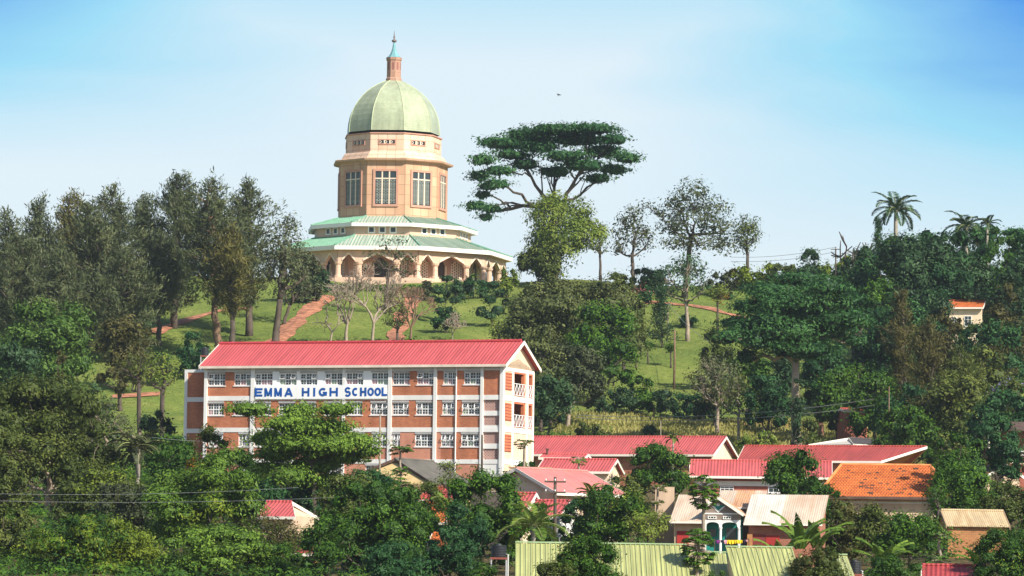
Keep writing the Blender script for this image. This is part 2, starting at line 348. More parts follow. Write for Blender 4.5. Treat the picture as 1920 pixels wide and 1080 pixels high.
        for s in (-1, 1):
            b = MB(); u0 = s * 3.1
            q = [(u0 - 0.95, f0 + 0.2), (u0 + 0.95, f0 + 0.2), (u0 + 0.95, f0 + 2.7), (u0 + 0.4, f0 + 3.2), (u0 - 0.4, f0 + 3.2), (u0 - 0.95, f0 + 2.7)]
            b.prism([P3(u, z, Ai - 0.1) for u, z in q], n * 0.18, 0)
            for i in range(5):
                for j in range(7):
                    uu = u0 - 0.76 + i * 0.38; zz = f0 + 0.42 + j * 0.42 + (0.2 if i % 2 else 0)
                    if zz > f0 + 2.95: continue
                    b.prism([P3(uu - 0.11, zz, Ai + 0.06), P3(uu, zz - 0.14, Ai + 0.06), P3(uu + 0.11, zz, Ai + 0.06), P3(uu, zz + 0.14, Ai + 0.06)], n * 0.04, 1)
            b.build('lattice_screen', [lat, dark], T)
    # roofs
    def roof(r1, z1, r0, z0_, fz):
        b = MB(); b.lathe([(r1, z1), (r0, z0_)], 9, ph)
        o = b.build('roof', groof, T)
        cp = MB()
        for k in range(9):
            a = ph + R(40 * k); dv = Vector((math.sin(a), -math.cos(a), 0))
            cp.tube([dv * (r1 + 0.02) + Vector((0, 0, z1 + 0.06)), dv * r0 + Vector((0, 0, z0_ + 0.06))], 0.14, 5)
        # standing ribs of the green sheets
        for k in range(9):
            n, t = fr(k); sl = (z0_ - z1) / (r1 - r0) / C20; u = -r1 * math.sin(R(20)) + 0.25
            while u < r1 * math.sin(R(20)):
                rs = max(r0 * C20, abs(u) / math.tan(R(20)))
                if r1 * C20 - rs > 0.3:
                    za = z1 + (r1 * C20 - rs) * sl
                    cp.bar(n * (r1 * C20) + t * u + Vector((0, 0, z1 + 0.03)), n * rs + t * u + Vector((0, 0, za + 0.03)), 0.07, 0.09)
                u += 0.5
        cp.build('roof_ridge', gcap, o)
        ring('fascia', [(r1 - 0.5, z1 - fz), (r1 + 0.04, z1 - fz), (r1 + 0.06, z1 - 0.02), (r1 - 0.25, z1 - 0.01)], white)
        ring('eave_lining', [(r0 - 0.3, z1 - fz + 0.12), (r1 - 0.45, z1 - fz + 0.02)], plas)
    roof(18.85, H(461, 17.4), 12.3, H(441, 11.6), 0.62)
    roof(13.35, H(417.5, 12.5), 8.5, H(405, 8.1), 0.55)
    zt1, zb1 = H(423, 12), H(446, 12)
    ring('upper_wall', [(12.35, zb1 - 0.6), (12.35, zt1)], plas)
    A2 = 12.35 * C20
    zw = H(431, 11.6)
    for k in range(9):
        n, t = fr(k); P3 = lambda u, z, r: n * r + t * u + Vector((0, 0, z))
        for u in (-1.65, 0, 1.65):
            b = MB()
            for (a, c2, e0, e1) in ((-0.55, 0.55, 0.36, 0.55), (-0.55, 0.55, -0.55, -0.36), (-0.55, -0.36, -0.36, 0.36), (0.36, 0.55, -0.36, 0.36)):
                b.prism([P3(u + a, zw + e0, A2 - 0.1), P3(u + c2, zw + e0, A2 - 0.1), P3(u + c2, zw + e1, A2 - 0.1), P3(u + a, zw + e1, A2 - 0.1)], n * 0.2)
            o = b.build('window', white, T)
            b = MB(); b.poly([P3(u - 0.37, zw - 0.37, A2 + 0.02), P3(u + 0.37, zw - 0.37, A2 + 0.02), P3(u + 0.37, zw + 0.37, A2 + 0.02), P3(u - 0.37, zw + 0.37, A2 + 0.02)]); b.build('pane', gl, o)
    # drum
    RD = 8.62; AD = RD * C20; zd0, zd1 = H(408, 8.1), H(300, 8.5)
    ring('drum', [(RD, zd0 - 0.9), (RD, zd1)], drumst)
    wt, wb = H(321, 8.1), H(383, 8.1); mid = wt - (wt - wb) * 0.22
    for k in range(9):
        n, t = fr(k); P3 = lambda u, z, r: n * r + t * u + Vector((0, 0, z)); b = MB()
        def slab(u0, u1, za, zb, r, e, m=0): b.prism([P3(u0, za, r), P3(u1, za, r), P3(u1, zb, r), P3(u0, zb, r)], n * e, m)
        slab(-1.95, 1.95, wt, wt + 0.35, AD - 0.2, 0.36); slab(-1.95, 1.95, wb - 0.35, wb, AD - 0.2, 0.40)
        slab(-1.95, -1.6, wb, wt, AD - 0.2, 0.36); slab(1.6, 1.95, wb, wt, AD - 0.2, 0.36)
        for u in (-0.55, 0.55): slab(u - 0.1, u + 0.1, wb, wt, AD - 0.2, 0.30, 1)
        slab(-1.6, 1.6, mid - 0.09, mid + 0.09, AD - 0.2, 0.302, 1)
        o = b.build('tall_window', [pink, trim], T)
        b = MB(); b.poly([P3(-1.6, wb, AD + 0.015), P3(1.6, wb, AD + 0.015), P3(1.6, wt, AD + 0.015), P3(-1.6, wt, AD + 0.015)]); b.build('pane', gl, o)
        b = MB()                                     # pierced concrete screen in each light
        for u in (-1.08, 0, 1.08):
            nrow = 9
            for j in range(nrow):
                zz = wb + 0.3 + j * (mid - wb - 0.2) / nrow
                for s in (-1, 1):
                    b.prism([P3(u + s * 0.42, zz, AD + 0.03), P3(u + s * 0.14, zz - 0.14, AD + 0.03), P3(u + s * 0.14, zz + 0.14, AD + 0.03)] if s > 0 else [P3(u + s * 0.42, zz, AD + 0.03), P3(u + s * 0.14, zz + 0.14, AD + 0.03), P3(u + s * 0.14, zz - 0.14, AD + 0.03)], n * 0.03)
                b.prism([P3(u - 0.10, zz + 0.17, AD + 0.03), P3(u + 0.10, zz + 0.17, AD + 0.03), P3(u + 0.10, zz + 0.29, AD + 0.03), P3(u - 0.10, zz + 0.29, AD + 0.03)], n * 0.03)
                if j < nrow - 1 and j % 2 == 0: b.prism([P3(u - 0.42, zz + 0.24, AD + 0.03), P3(u + 0.42, zz + 0.24, AD + 0.03), P3(u + 0.42, zz + 0.30, AD + 0.03), P3(u - 0.42, zz + 0.30, AD + 0.03)], n * 0.025)
        b.build('tracery', plain('tracery_grey', (0.30, 0.32, 0.27), 0.8), o)
    # cornice, ledge and upper band
    zk = H(303, 8.8); zk1 = H(296.5, 8.8); zl = H(283.5, 7.8); zu = H(249, 7.2)
    ring('cornice', [(RD - 0.2, zk), (9.4, zk + 0.25), (9.5, zk1), (9.2, zk1 + 0.12), (8.55, zk1 + 0.15)], brick('cornice_stone', (0.56, 0.36, 0.24), (0.52, 0.32, 0.2), (0.34, 0.2, 0.13), 1.5, 3.0, 0.03, 0, 0.1, 0.3, 0.0))
    ring('ledge', [(8.6, zk1 + 0.1), (8.1, zl - 0.25), (7.85, zl), (7.3, zl + 0.02)], pale)
    ring('upper_band', [(7.55, zl - 0.1), (7.55, zu), (7.2, zu + 0.01)], pale)
    ring('band_moulding', [(7.5, zu - 0.12), (7.72, zu - 0.1), (7.72, zu + 0.08), (7.2, zu + 0.12)], pink)
    A3 = 7.55 * C20; zs = (H(260.5, 7.2) + H(271, 7.2)) / 2; hs = (H(260.5, 7.2) - H(271, 7.2)) / 2
    for k in range(9):
        n, t = fr(k); P3 = lambda u, z, r: n * r + t * u + Vector((0, 0, z)); b = MB()
        def slab(u0, u1, za, zb, r, e, m=0): b.prism([P3(u0, za, r), P3(u1, za, r), P3(u1, zb, r), P3(u0, zb, r)], n * e, m)
        slab(-1.35, 1.35, zs + hs - 0.16, zs + hs, A3 - 0.1, 0.2); slab(-1.35, 1.35, zs - hs, zs - hs + 0.16, A3 - 0.1, 0.2)
        for u in (-1.27, 1.27): slab(u - 0.08, u + 0.08, zs - hs + 0.16, zs + hs - 0.16, A3 - 0.1, 0.2)
        for u in (-0.42, 0.42): slab(u - 0.1, u + 0.1, zs - hs + 0.16, zs + hs - 0.16, A3 - 0.1, 0.17, 1)
        for u in (-0.85, 0, 0.85):
            for s in (-1, 1): b.prism([P3(u - 0.3, zs + s * 0.22 - 0.06, A3 + 0.03), P3(u, zs - 0.06 + s * 0.02, A3 + 0.03), P3(u, zs + 0.05 + s * 0.02, A3 + 0.03), P3(u - 0.3, zs + s * 0.22 + 0.05, A3 + 0.03)], n * 0.03, 1)
        o = b.build('strip_window', [pink, trim], T)
        b = MB(); b.poly([P3(-1.2, zs - hs + 0.15, A3 + 0.015), P3(1.2, zs - hs + 0.15, A3 + 0.015), P3(1.2, zs + hs - 0.15, A3 + 0.015), P3(-1.2, zs + hs - 0.15, A3 + 0.015)]); b.build('pane', glass('dark_glass', (0.02, 0.025, 0.03), 0.2), o)
    # dome: nine gores
    prof_px = [(249, 89), (240, 88.5), (230, 87.5), (220, 85.5), (210, 82), (200, 77), (190, 70), (180, 61.5), (172, 53), (165, 43.5), (159, 33), (154, 23), (150, 13)]
    prof = [(hw / 12.2, P(737, py, d0).z - z0 - (0.12 if i else 0.3)) for i, (py, hw) in enumerate(prof_px)]
    dm = ring('dome', prof, tileg)
    b = MB()
    for k in range(9):
        a = ph + R(40 * k); dv = Vector((math.sin(a), -math.cos(a), 0))
        b.tube([dv * (r + 0.0) + Vector((0, 0, zz)) for r, zz in prof], 0.07, 5)
    b.build('dome_rib', plain('dome_rib_pale', (0.44, 0.49, 0.30), 0.5), dm)
    # lantern
    zL = lambda py: P(737, py, d0).z - z0
    lan = brick('lantern_stone', (0.46, 0.27, 0.19), (0.40, 0.22, 0.15), (0.3, 0.15, 0.12), 0.8, 0.8, 0.03, 0, 0.1)
    b = MB(); b.lathe([(1.28, zL(153)), (1.25, zL(148)), (1.12, zL(146)), (1.10, zL(115)), (1.22, zL(113)), (1.26, zL(108.5)), (0.3, zL(108))], 9, ph); lo = b.build('lantern', lan, T)
    b = MB()
    for k in range(9):
        n, t = fr(k); r = 1.1 * C20
        b.prism([n * (r - 0.02) + t * -0.18 + Vector((0, 0, zL(132))), n * (r - 0.02) + t * 0.18 + Vector((0, 0, zL(132))), n * (r - 0.02) + t * 0.18 + Vector((0, 0, zL(118))), n * (r - 0.02) + t * -0.18 + Vector((0, 0, zL(118)))], n * 0.04)
    b.build('niche', plain('niche_red', (0.26, 0.11, 0.09), 0.8), lo)
    b = MB(); b.lathe([(1.2, zL(108.3)), (0.95, zL(106)), (0.68, zL(102)), (0.47, zL(97)), (0.30, zL(91)), (0.2, zL(84)), (0.12, zL(79.5))], 9, ph)
    b.build('spire', plain('copper_teal', (0.16, 0.34, 0.36), 0.45, 0.15, 2.0), T)
    b = MB(); b.lathe([(0.02, zL(79.8)), (0.3, zL(79)), (0.42, zL(76.8)), (0.3, zL(74.6)), (0.09, zL(73.8)), (0.16, zL(70)), (0.07, zL(66)), (0.015, zL(57))], 8, 0)
    b.build('finial', plain('finial_dark', (0.16, 0.13, 0.12), 0.35), T, smooth=True)
temple()
# ------------------------------------------------------------------ school
def wall_holes(mb, x0, x1, z0, z1, holes, y, depth, mfun):
    """front wall sheet at y with real openings of the given depth"""
    xs = sorted(set([x0, x1] + [h[0] for h in holes] + [h[1] for h in holes])); zs = sorted(set([z0, z1] + [h[2] for h in holes] + [h[3] for h in holes]))
    xs = [x for x in xs if x0 <= x <= x1]; zs = [z for z in zs if z0 <= z <= z1]
    for a, b in zip(xs, xs[1:]):
        for c, d in zip(zs, zs[1:]):
            mx, mz = (a + b) / 2, (c + d) / 2
            if any(h[0] < mx < h[1] and h[2] < mz < h[3] for h in holes): continue
            mb.poly([(a, y, c), (b, y, c), (b, y, d), (a, y, d)], mfun(mx, mz))
    for a, b, c, d in holes:
        m = mfun((a + b) / 2, c - 0.02)
        mb.poly([(a, y, c), (b, y, c), (b, y + depth, c), (a, y + depth, c)], m); mb.poly([(a, y, d), (a, y + depth, d), (b, y + depth, d), (b, y, d)], m)
        mb.poly([(a, y, c), (a, y + depth, c), (a, y + depth, d), (a, y, d)], m); mb.poly([(b, y, c), (b, y, d), (b, y + depth, d), (b, y + depth, c)], m)
def school():
    rnd = random.Random(5)
    th = R(21); D = 420.0
    O = P(942, 780, D); z0 = tz(O.x, O.y) - 0.3; O = Vector((O.x, O.y, z0))
    S = thing('school_building', 'long red brick school of four storeys with red roof and blue lettering', 'school', O, -th)
    ux = Vector((math.cos(th), -math.sin(th), 0)); uy = Vector((math.sin(th), math.cos(th), 0))
    def on_front(px, py, y=0.0):
        r = ray(px, py); q = O + uy * y; s = q.dot(uy) / r.dot(uy); p = r * s - O; return p.dot(ux), p.z
    def on_side(px, py):
        r = ray(px, py); s = O.dot(ux) / r.dot(ux); p = r * s - O; return p.dot(uy), p.z
    fx = lambda cx: on_front(330 + cx / 2.704, 740)[0]                       # crop column -> metres along the front
    fz = lambda cy: on_front(330 + 1085 / 2.704, 620 + cy / 2.704)[1]        # crop row (at the middle) -> height
    sy = lambda cx: on_side(330 + cx / 2.704, 740)[0]
    W = sy(1812); Wd = W
    brk = brick('school_brick', (0.50, 0.18, 0.085), (0.41, 0.13, 0.06), (0.38, 0.19, 0.12), 0.32, 0.11, 0.012, 0.15, 0.22, 0.35)
    brk2 = brick('school_brick_pale', (0.60, 0.27, 0.17), (0.54, 0.22, 0.14), (0.45, 0.24, 0.17), 0.32, 0.11, 0.012, 0.15, 0.15, 0.35)
    wht = plain('school_white', (0.76, 0.75, 0.71), 0.75, 0.07, 0.4); sgn = plain('sign_white', (0.90, 0.90, 0.88), 0.6, 0.03)
    cream = plain('school_cream', (0.72, 0.55, 0.38), 0.8, 0.06, 0.3); gry = plain('lintel_grey', (0.42, 0.42, 0.41), 0.8)
    orng = plain('school_orange', (0.55, 0.17, 0.08), 0.7, 0.1)
    frame = plain('window_white', (0.78, 0.78, 0.76), 0.5, 0.03)
    g1, g2, g3, g4 = glass('pane_dark', (0.03, 0.045, 0.055)), glass('pane_blue', (0.055, 0.085, 0.11)), plain('curtain_pink', (0.42, 0.22, 0.24), 0.6), plain('curtain_green', (0.24, 0.33, 0.22), 0.6)
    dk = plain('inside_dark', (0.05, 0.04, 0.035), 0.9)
    xL, xR = fx(150), 0.0
    zt = fz(186); rows = [(fz(275), fz(212)), (fz(427), fz(365)), (fz(588), fz(524)), (fz(742), fz(684))]
    bands = [(fz(352), fz(328)), (fz(514), fz(491)), (fz(674), fz(652))]
    wins = [[(160, 248), (293, 382), (398, 488), (522, 610), (627, 715), (753, 842), (860, 948), (988, 1077), (1097, 1183), (1220, 1308), (1353, 1420), (1458, 1546)],
            [(160, 244), (290, 376), (398, 482), (520, 606), (627, 711), (751, 840), (860, 946), (986, 1075), (1096, 1181), (1217, 1306), (1350, 1416), (1450, 1542)],
            [(165, 244), (320, 374), (398, 482), (520, 606), (627, 711), (751, 840), (900, 960), (995, 1072), (1094, 1140), (1214, 1304), (1346, 1412), (1448, 1540)],
            [(165, 244), (320, 374), (398, 482), (520, 606), (627, 711), (751, 840), (965, 1045), (1094, 1140), (1210, 1292), (1346, 1412)]]
    holes = []; wl = []
    for (b0, b1), lst in zip(rows, wins):
        for a, b in lst:
            h = (fx(a), fx(b), b0, b1); holes.append(h); wl.append(h)
    sx0, sx1 = fx(396), fx(1080)
    stair0, stair1 = fx(1560), fx(1645)
    vents = [(fz(408), fz(350)), (fz(480), fz(432)), (fz(572), fz(515)), (fz(652), fz(598))]
    for v in vents: holes.append((stair0, stair1, v[0], v[1]))
    def mf(x, z):
        if x > stair0 - 0.02 and x < stair1 + 0.02 and z < fz(335): return 1
        if sx0 < x < sx1 and z > fz(346): return 2
        if z < fz(505) and fx(1140) < x < fx(1345): return 3
        if z < fz(660) or (z < fz(585) and x < fx(1180)): return 3
        return 0
    mb = MB(); wall_holes(mb, xL, xR, -2.0, zt, holes, 0.0, 0.28, mf)
    mb.poly([(xL, Wd, -2), (xL, Wd, zt), (xR - 0.01, Wd, zt), (xR - 0.01, Wd, -2)], 0); mb.poly([(xL, 0, -2), (xL, 0, zt), (xL, Wd, zt), (xL, Wd, -2)], 0)
    mb.build('wall', [brk, wht, sgn, brk2], S)
    # floor bands, pilasters, top beam
    mb = MB()
    for i, (a, b) in enumerate(bands):
        if i == 0: mb.box(xL, sx0, -0.05, 0.0, a, b); mb.box(sx1, xR, -0.05, 0.0, a, b)
        else: mb.box(xL, xR, -0.05, 0.0, a, b)
    mb.build('floor_band', wht, S)
    mb = MB(); mb.box(xL, xR, -0.045, 0.0, fz(204), zt, 0); mb.build('top_beam', plain('beam_grey', (0.55, 0.55, 0.53), 0.8), S)
    for cxp, wd in ((152, 0.34), (390, 0.42), (852, 0.3), (1086, 0.4), (1315, 0.34), (1552, 0.3), (1652, 0.36)):
        mb = MB(); x = fx(cxp); mb.box(x - wd / 2, x + wd / 2, -0.13, 0.0, -2.0, zt + 0.02); mb.build('pilaster', wht, S)
    for cxp in (1422,):
        mb = MB(); mb.tube([(fx(cxp), -0.1, -1), (fx(cxp), -0.1, zt)], 0.07, 6); mb.build('drainpipe', wht, S)
    # windows
    for a, b, c, d in wl:
        mb = MB(); pn = MB(); wd = b - a; ht = d - c; y = 0.12
        mb.box(a, b, y, y + 0.08, c, c + 0.09); mb.box(a, b, y, y + 0.08, d - 0.07, d); mb.box(a, a + 0.07, y, y + 0.08, c + 0.09, d - 0.07); mb.box(b - 0.07, b, y, y + 0.08, c + 0.09, d - 0.07)
        mb.box(a - 0.08, b + 0.08, -0.07, y - 0.003, c - 0.09, c - 0.002)
        ca = [a + 0.07, a + wd * 0.34, a + wd * 0.67, b - 0.07]; mz = c + ht * 0.48
        for xx in ca[1:3]: mb.box(xx - 0.045, xx + 0.045, y + 0.002, y + 0.07, c + 0.09, d - 0.07)
        mb.box(a + 0.07, b - 0.07, y - 0.002, y + 0.068, mz - 0.05, mz + 0.05)
        for i in range(3):
            for (q0, q1) in ((c + 0.09, mz - 0.05), (mz + 0.05, d - 0.07)):
                xm = (ca[i] + ca[i + 1]) / 2
                mb.box(xm - 0.016, xm + 0.016, y + 0.02, y + 0.05, q0, q1); zm = (q0 + q1) / 2; mb.box(ca[i], ca[i + 1], y + 0.022, y + 0.048, zm - 0.016, zm + 0.016)
                r = rnd.random(); low = q0 < mz - 0.1
                m = (2 if r < 0.18 else 3 if r < 0.34 else 1 if r < 0.6 else 0) if low else (1 if r < 0.3 else 0)
                pn.poly([(ca[i], y + 0.06, q0), (ca[i + 1], y + 0.06, q0), (ca[i + 1], y + 0.06, q1), (ca[i], y + 0.06, q1)], m)
        wo = mb.build('window', frame, S)
        pn.build('pane', [g1, g2, g3, g4], wo)
        for i in (0, 2):
            if rnd.random() < 0.6:
                sm = MB(); x0s, x1s = ca[i] + 0.03, ca[i + 1] - 0.03; za = d - 0.1; zb = mz + 0.1; o_ = 0.12 + rnd.random() * 0.2
                A_, B_, C_, D_ = (x0s, y - 0.02, za), (x1s, y - 0.02, za), (x1s, y - o_, zb), (x0s, y - o_, zb)
                for p, q in ((A_, B_), (B_, C_), (C_, D_), (D_, A_)): sm.bar(p, q, 0.06, 0.05, (0, 1, 0.01))
                so_ = sm.build('sash', frame, wo)
    # grey lintels over the windows
    for a, b, c, d in wl:
        mb = MB(); mb.box(a, b, -0.03, 0.0, d + 0.003, d + (fz(355) - fz(365))); mb.build('lintel', gry, S)
    # stair vents: lattice of red blocks
    for v in vents:
        mb = MB(); mb.box(stair0, stair1, 0.2, 0.27, v[0], v[1], 0)
        n = 6; h = v[1] - v[0]; wd = stair1 - stair0; st = wd / n
        for i in range(-6, n + 1):
            for s in (0, 1):
                x0 = stair0 + i * st; p0 = Vector((x0, 0.12 + s * 0.02, v[0])); p1 = Vector((x0 + h, 0.12 + s * 0.02, v[1]))
                if s: p0.z, p1.z = p1.z, p0.z
                dx = p1.x - p0.x; t0 = max(0, (stair0 - p0.x) / dx); t1 = min(1, (stair1 - p0.x) / dx)
                if t1 - t0 > 0.05: mb.bar(p0.lerp(p1, t0), p0.lerp(p1, t1), 0.07, 0.05, (0, 1, 0), 1)
        mb.build('lattice_vent', [dk, plain('vent_block', (0.66, 0.42, 0.36), 0.8)], S)
    # white sign with blue lettering
    mb = MB(); mb.box(sx0 + 0.2, sx1 - 0.2, -0.16, -0.002, fz(345), fz(277)); sg = mb.build('sign_panel', sgn, S)
    blue = plain('sign_blue', (0.008, 0.085, 0.34), 0.5, 0.12, 2.0)
    arc = lambda cx, cy, rx, ry, a0, a1, n=9: [(cx + rx * math.cos(R(a0 + (a1 - a0) * i / n)), cy + ry * math.sin(R(a0 + (a1 - a0) * i / n))) for i in range(n + 1)]
    h = 0.13                                            # half a stroke; every letter is drawn on a unit square
    GL = {'E': [[(h, 0), (h, 1)], [(0, 1 - h), (1, 1 - h)], [(0, .5), (.9, .5)], [(0, h), (1, h)]],
          'M': [[(h, 0), (h, 1)], [(1 - h, 0), (1 - h, 1)], [(h, .97), (.5, .08)], [(1 - h, .97), (.5, .08)]],
          'A': [[(.12, 0), (.5, .98)], [(.88, 0), (.5, .98)], [(.24, .3), (.76, .3)]],
          'H': [[(h, 0), (h, 1)], [(1 - h, 0), (1 - h, 1)], [(h, .5), (1 - h, .5)]], 'I': [[(.5, 0), (.5, 1)]],
          'L': [[(h, 0), (h, 1)], [(0, h), (1, h)]],
          'G': [arc(.5, .5, .5 - h, .5 - h, 45, 335, 14), [(.5, .42), (1, .42)], [(1 - h, .08), (1 - h, .45)]],
          'C': [arc(.5, .5, .5 - h, .5 - h, 48, 312, 13)], 'O': [arc(.5, .5, .5 - h, .5 - h, 0, 360, 18)],
          'S': [arc(.5, .71, .36, .29 - h * .35, 25, 270, 9) + arc(.5, .29, .37, .29 - h * .35, 90, -155, 9)]}
    for word, spans in (('EMMA', [(403, 442), (452, 491), (502, 541), (552, 597)]), ('HIGH', [(641, 680), (697, 712), (727, 769), (781, 825)]),
                        ('SCHOOL', [(859, 889), (897, 928), (937, 968), (974, 1006), (1010, 1042), (1047, 1074)])):
        mb = MB(); zb, z1 = fz(332), fz(288); q = 0
        for ch, (a, b) in zip(word, spans):
            x0, x1 = fx(a), fx(b); wd_ = (x1 - x0) if ch != 'I' else 0.9
            for st in GL[ch]:
                pt = [Vector((x0 + (u if ch != 'I' else .5) * (x1 - x0), 0, zb + v * (z1 - zb))) for u, v in st]
                hw = 0.105
                ln, rn = [], []
                for i, p_ in enumerate(pt):
                    d_ = (pt[min(i + 1, len(pt) - 1)] - pt[max(i - 1, 0)])
                    if ch == 'O' and i in (0, len(pt) - 1): d_ = pt[1] - pt[-2]
                    d_.normalize(); nn = Vector((-d_.z, 0, d_.x)); ln.append(p_ + nn * hw); rn.append(p_ - nn * hw)
                y_ = Vector((0, -0.175 - 0.003 * q, 0)); q = (q + 1) % 5
                mb.prism([p_ + y_ for p_ in ln] + [p_ + y_ for p_ in reversed(rn)], (0, 0.012 + 0.003 * q, 0)) if ch != 'O' else [mb.prism([ln[i] + y_, ln[i + 1] + y_, rn[i + 1] + y_, rn[i] + y_], (0, 0.012, 0)) for i in range(len(pt) - 1)]
        o = mb.build('lettering', blue, sg)
    # gable side with balconies
    vy = [sy(1664), sy(1700)]; o1 = [sy(1711), sy(1771)]; o2 = [sy(1785), sy(1806)]
    # heights at the near corner, from the tall side crop
    gz = lambda py: on_side(942, py)[1]
    lv = [(gz(742.5), gz(749.5)), (gz(800), gz(807))]     # side bands
    # crop4 rows at the near corner column
    T0 = gz(690); fl = [gz(742), gz(801), gz(862)]
    mb = MB(); hs = []
    ops = []
    for i in range(2):
        top = gz(692.5 if i == 0 else 749.5); bot = fl[i] + 0.12
        ops.append((o1[0], o1[1], bot, top)); ops.append((o2[0], o2[1], bot, top))
    xs = sorted(set([0, Wd] + [v for o in ops for v in o[:2]])); zs = sorted(set([-2.0, zt] + [v for o in ops for v in o[2:]]))
    for a, b in zip(xs, xs[1:]):
        for c, d in zip(zs, zs[1:]):
            my, mz = (a + b) / 2, (c + d) / 2
            if any(o[0] < my < o[1] and o[2] < mz < o[3] for o in ops): continue
            mb.poly([(0, a, c), (0, b, c), (0, b, d), (0, a, d)], 0)
    for a, b, c, d in ops:
        e = -0.35
        for q in ([(0, a, c), (0, b, c), (e, b, c), (e, a, c)], [(0, a, d), (e, a, d), (e, b, d), (0, b, d)], [(0, a, c), (e, a, c), (e, a, d), (0, a, d)], [(0, b, c), (0, b, d), (e, b, d), (e, b, c)]): mb.poly(q, 1)
        # flat dark panel across the landing, behind the opening
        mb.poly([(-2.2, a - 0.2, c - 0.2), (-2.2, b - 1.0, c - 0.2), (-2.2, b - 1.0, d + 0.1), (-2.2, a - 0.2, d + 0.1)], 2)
    mb.poly([(0, 0, zt), (0, Wd, zt), (0, Wd / 2, fz(186) + 1.0)], 0)
    mb.build('side_wall', [cream, orng, dk], S)
    mb = MB()
    for z in fl: mb.box(0.0, 0.06, 0.0, Wd + 0.05, z - 0.42, z + 0.08)
    mb.box(0.0, 0.055, 0, Wd + 0.05, zt - 0.35, zt - 0.02)
    mb.build('side_band', wht, S)
    for y0, y1 in ((0.0, 0.4), (o1[0] - 0.45, o1[0] - 0.08), (o2[0] - 0.5, o2[0] - 0.1), (Wd - 0.3, Wd + 0.02)):
        mb = MB(); mb.box(0.0, 0.09, y0, y1, -2, zt - 0.01); mb.build('side_pilaster', plain('school_cream_white', (0.84, 0.77, 0.66), 0.75), S)
    for i, z in enumerate(fl):
        mb = MB(); top = T0 - 0.35 if i == 0 else fl[i - 1] - 0.65
        mb.box(0.0, 0.05, vy[0], vy[1], top - (1.75 if i < 2 else 1.7), top, 0)
        for k in range(6): mb.box(0.05, 0.075, vy[0], vy[1], top - 1.7 + k * 0.3, top - 1.62 + k * 0.3, 1)
        mb.build('side_vent', [orng, plain('vent_dark', (0.28, 0.08, 0.05), 0.8)], S)
    for a, b, c, d in ops:
        mb = MB(); mb.box(-0.3, 0.02, a, a + 0.16, c, d); mb.box(-0.3, 0.02, b - 0.16 - (0.25 if b - a > 2 else 0), b, c, d); mb.box(-0.3, 0.02, a + 0.16, b - 0.16, d - 0.22, d - 0.003); mb.build('opening_frame', orng, S)
        mb = MB(); zr = c + 1.25; x = 0.03
        mb.bar((x, a, zr), (x, b, zr), 0.06, 0.06); mb.bar((x, a, c + 0.12), (x, b, c + 0.12), 0.06, 0.06)
        n = max(2, round((b - a) / 0.75)); st = (b - a) / n
        for k in range(n + 1): mb.bar((x, a + k * st, c + 0.12), (x, a + k * st, zr), 0.045, 0.045, (1, 0, 0))
        for k in range(n):
            mb.bar((x + .01, a + k * st, c + 0.12), (x + .01, a + (k + 1) * st, zr), 0.04, 0.04, (1, 0, 0)); mb.bar((x - .01, a + k * st, zr), (x - .01, a + (k + 1) * st, c + 0.12), 0.04, 0.04, (1, 0, 0))
        mb.build('balcony_rail', frame, S)
        mb = MB(); mb.box(-2.3, -0.36, a - 0.4, b + 0.1, c - 0.2, c - 0.02); mb.build('landing', gry, S)
    # roof
    redr = sheet('school_roof_red', (0.54, 0.10, 0.10), 0.36, 1.0, 0.08, 0.3, 0.5, rows=0.42)
    ev = 0.6; ze = on_front(330 + 1085 / 2.704, 686.5, -ev)[1]; zr = on_front(700, 644.5, Wd / 2)[1]
    xl = on_front(373, 690, -ev)[0]; xr = on_front(949, 684, -ev)[0]; sl = (zr - ze) / (Wd / 2 + ev)
    mb = MB(); tk = Vector((0, 0, 0.12))
    mb.prism([(xl, -ev, ze), (xr, -ev, ze), (xr, Wd / 2, zr), (xl, Wd / 2, zr)], tk)
    mb.prism([(xr, Wd + ev, ze), (xl, Wd + ev, ze), (xl, Wd / 2, zr + .001), (xr, Wd / 2, zr + .001)], tk)
    ro = mb.build('roof', redr, S)
    mb = MB(); x = xl
    while x < xr - 0.3:
        mb.tube([(x, Wd / 2, zr + 0.12), (x + 0.52, Wd / 2, zr + 0.17)], 0.19, 6); x += 0.5
    mb.build('ridge_cap', plain('ridge_red', (0.42, 0.05, 0.06), 0.6), ro)
    mb = MB(); mb.box(xl, xr, -ev - 0.05, -ev, ze - 0.12, ze + 0.13); mb.build('fascia', plain('fascia_cream', (0.70, 0.60, 0.50), 0.7), S)
    mb = MB(); mb.box(xl + 0.1, xr - 0.1, -ev, 0.0, ze - 0.06, ze - 0.02); mb.build('eave_lining', gry, S)
    mb = MB()
    for s, yy in ((1, -ev), (-1, Wd + ev)): mb.prism([(xr, yy, ze - 0.2), (xr, Wd / 2, zr - 0.2), (xr, Wd / 2, zr + 0.16), (xr, yy, ze + 0.16)], (0.06, 0, 0))
    for s, yy in ((1, -ev), (-1, Wd + ev)): mb.prism([(xl - 0.06, yy, ze - 0.2), (xl - 0.06, Wd / 2, zr - 0.2), (xl - 0.06, Wd / 2, zr + 0.16), (xl - 0.06, yy, ze + 0.16)], (0.06, 0, 0))
    mb.build('bargeboard', plain('barge_white', (0.84, 0.76, 0.66), 0.6), S)
    mb = MB(); mb.prism([(0.0, 0, zt), (0.0, Wd, zt), (0.0, Wd + 0.6, ze + 0.1), (0.0, Wd / 2, zr - 0.1), (0.0, -0.6, ze + 0.1)], (-0.2, 0, 0)); mb.build('gable', cream, S)
    mb = MB(); mb.prism([(xL, 0, zt), (xL, Wd, zt), (xL, Wd / 2, zr - 0.1)], (0.2, 0, 0)); mb.build('gable', cream, S)
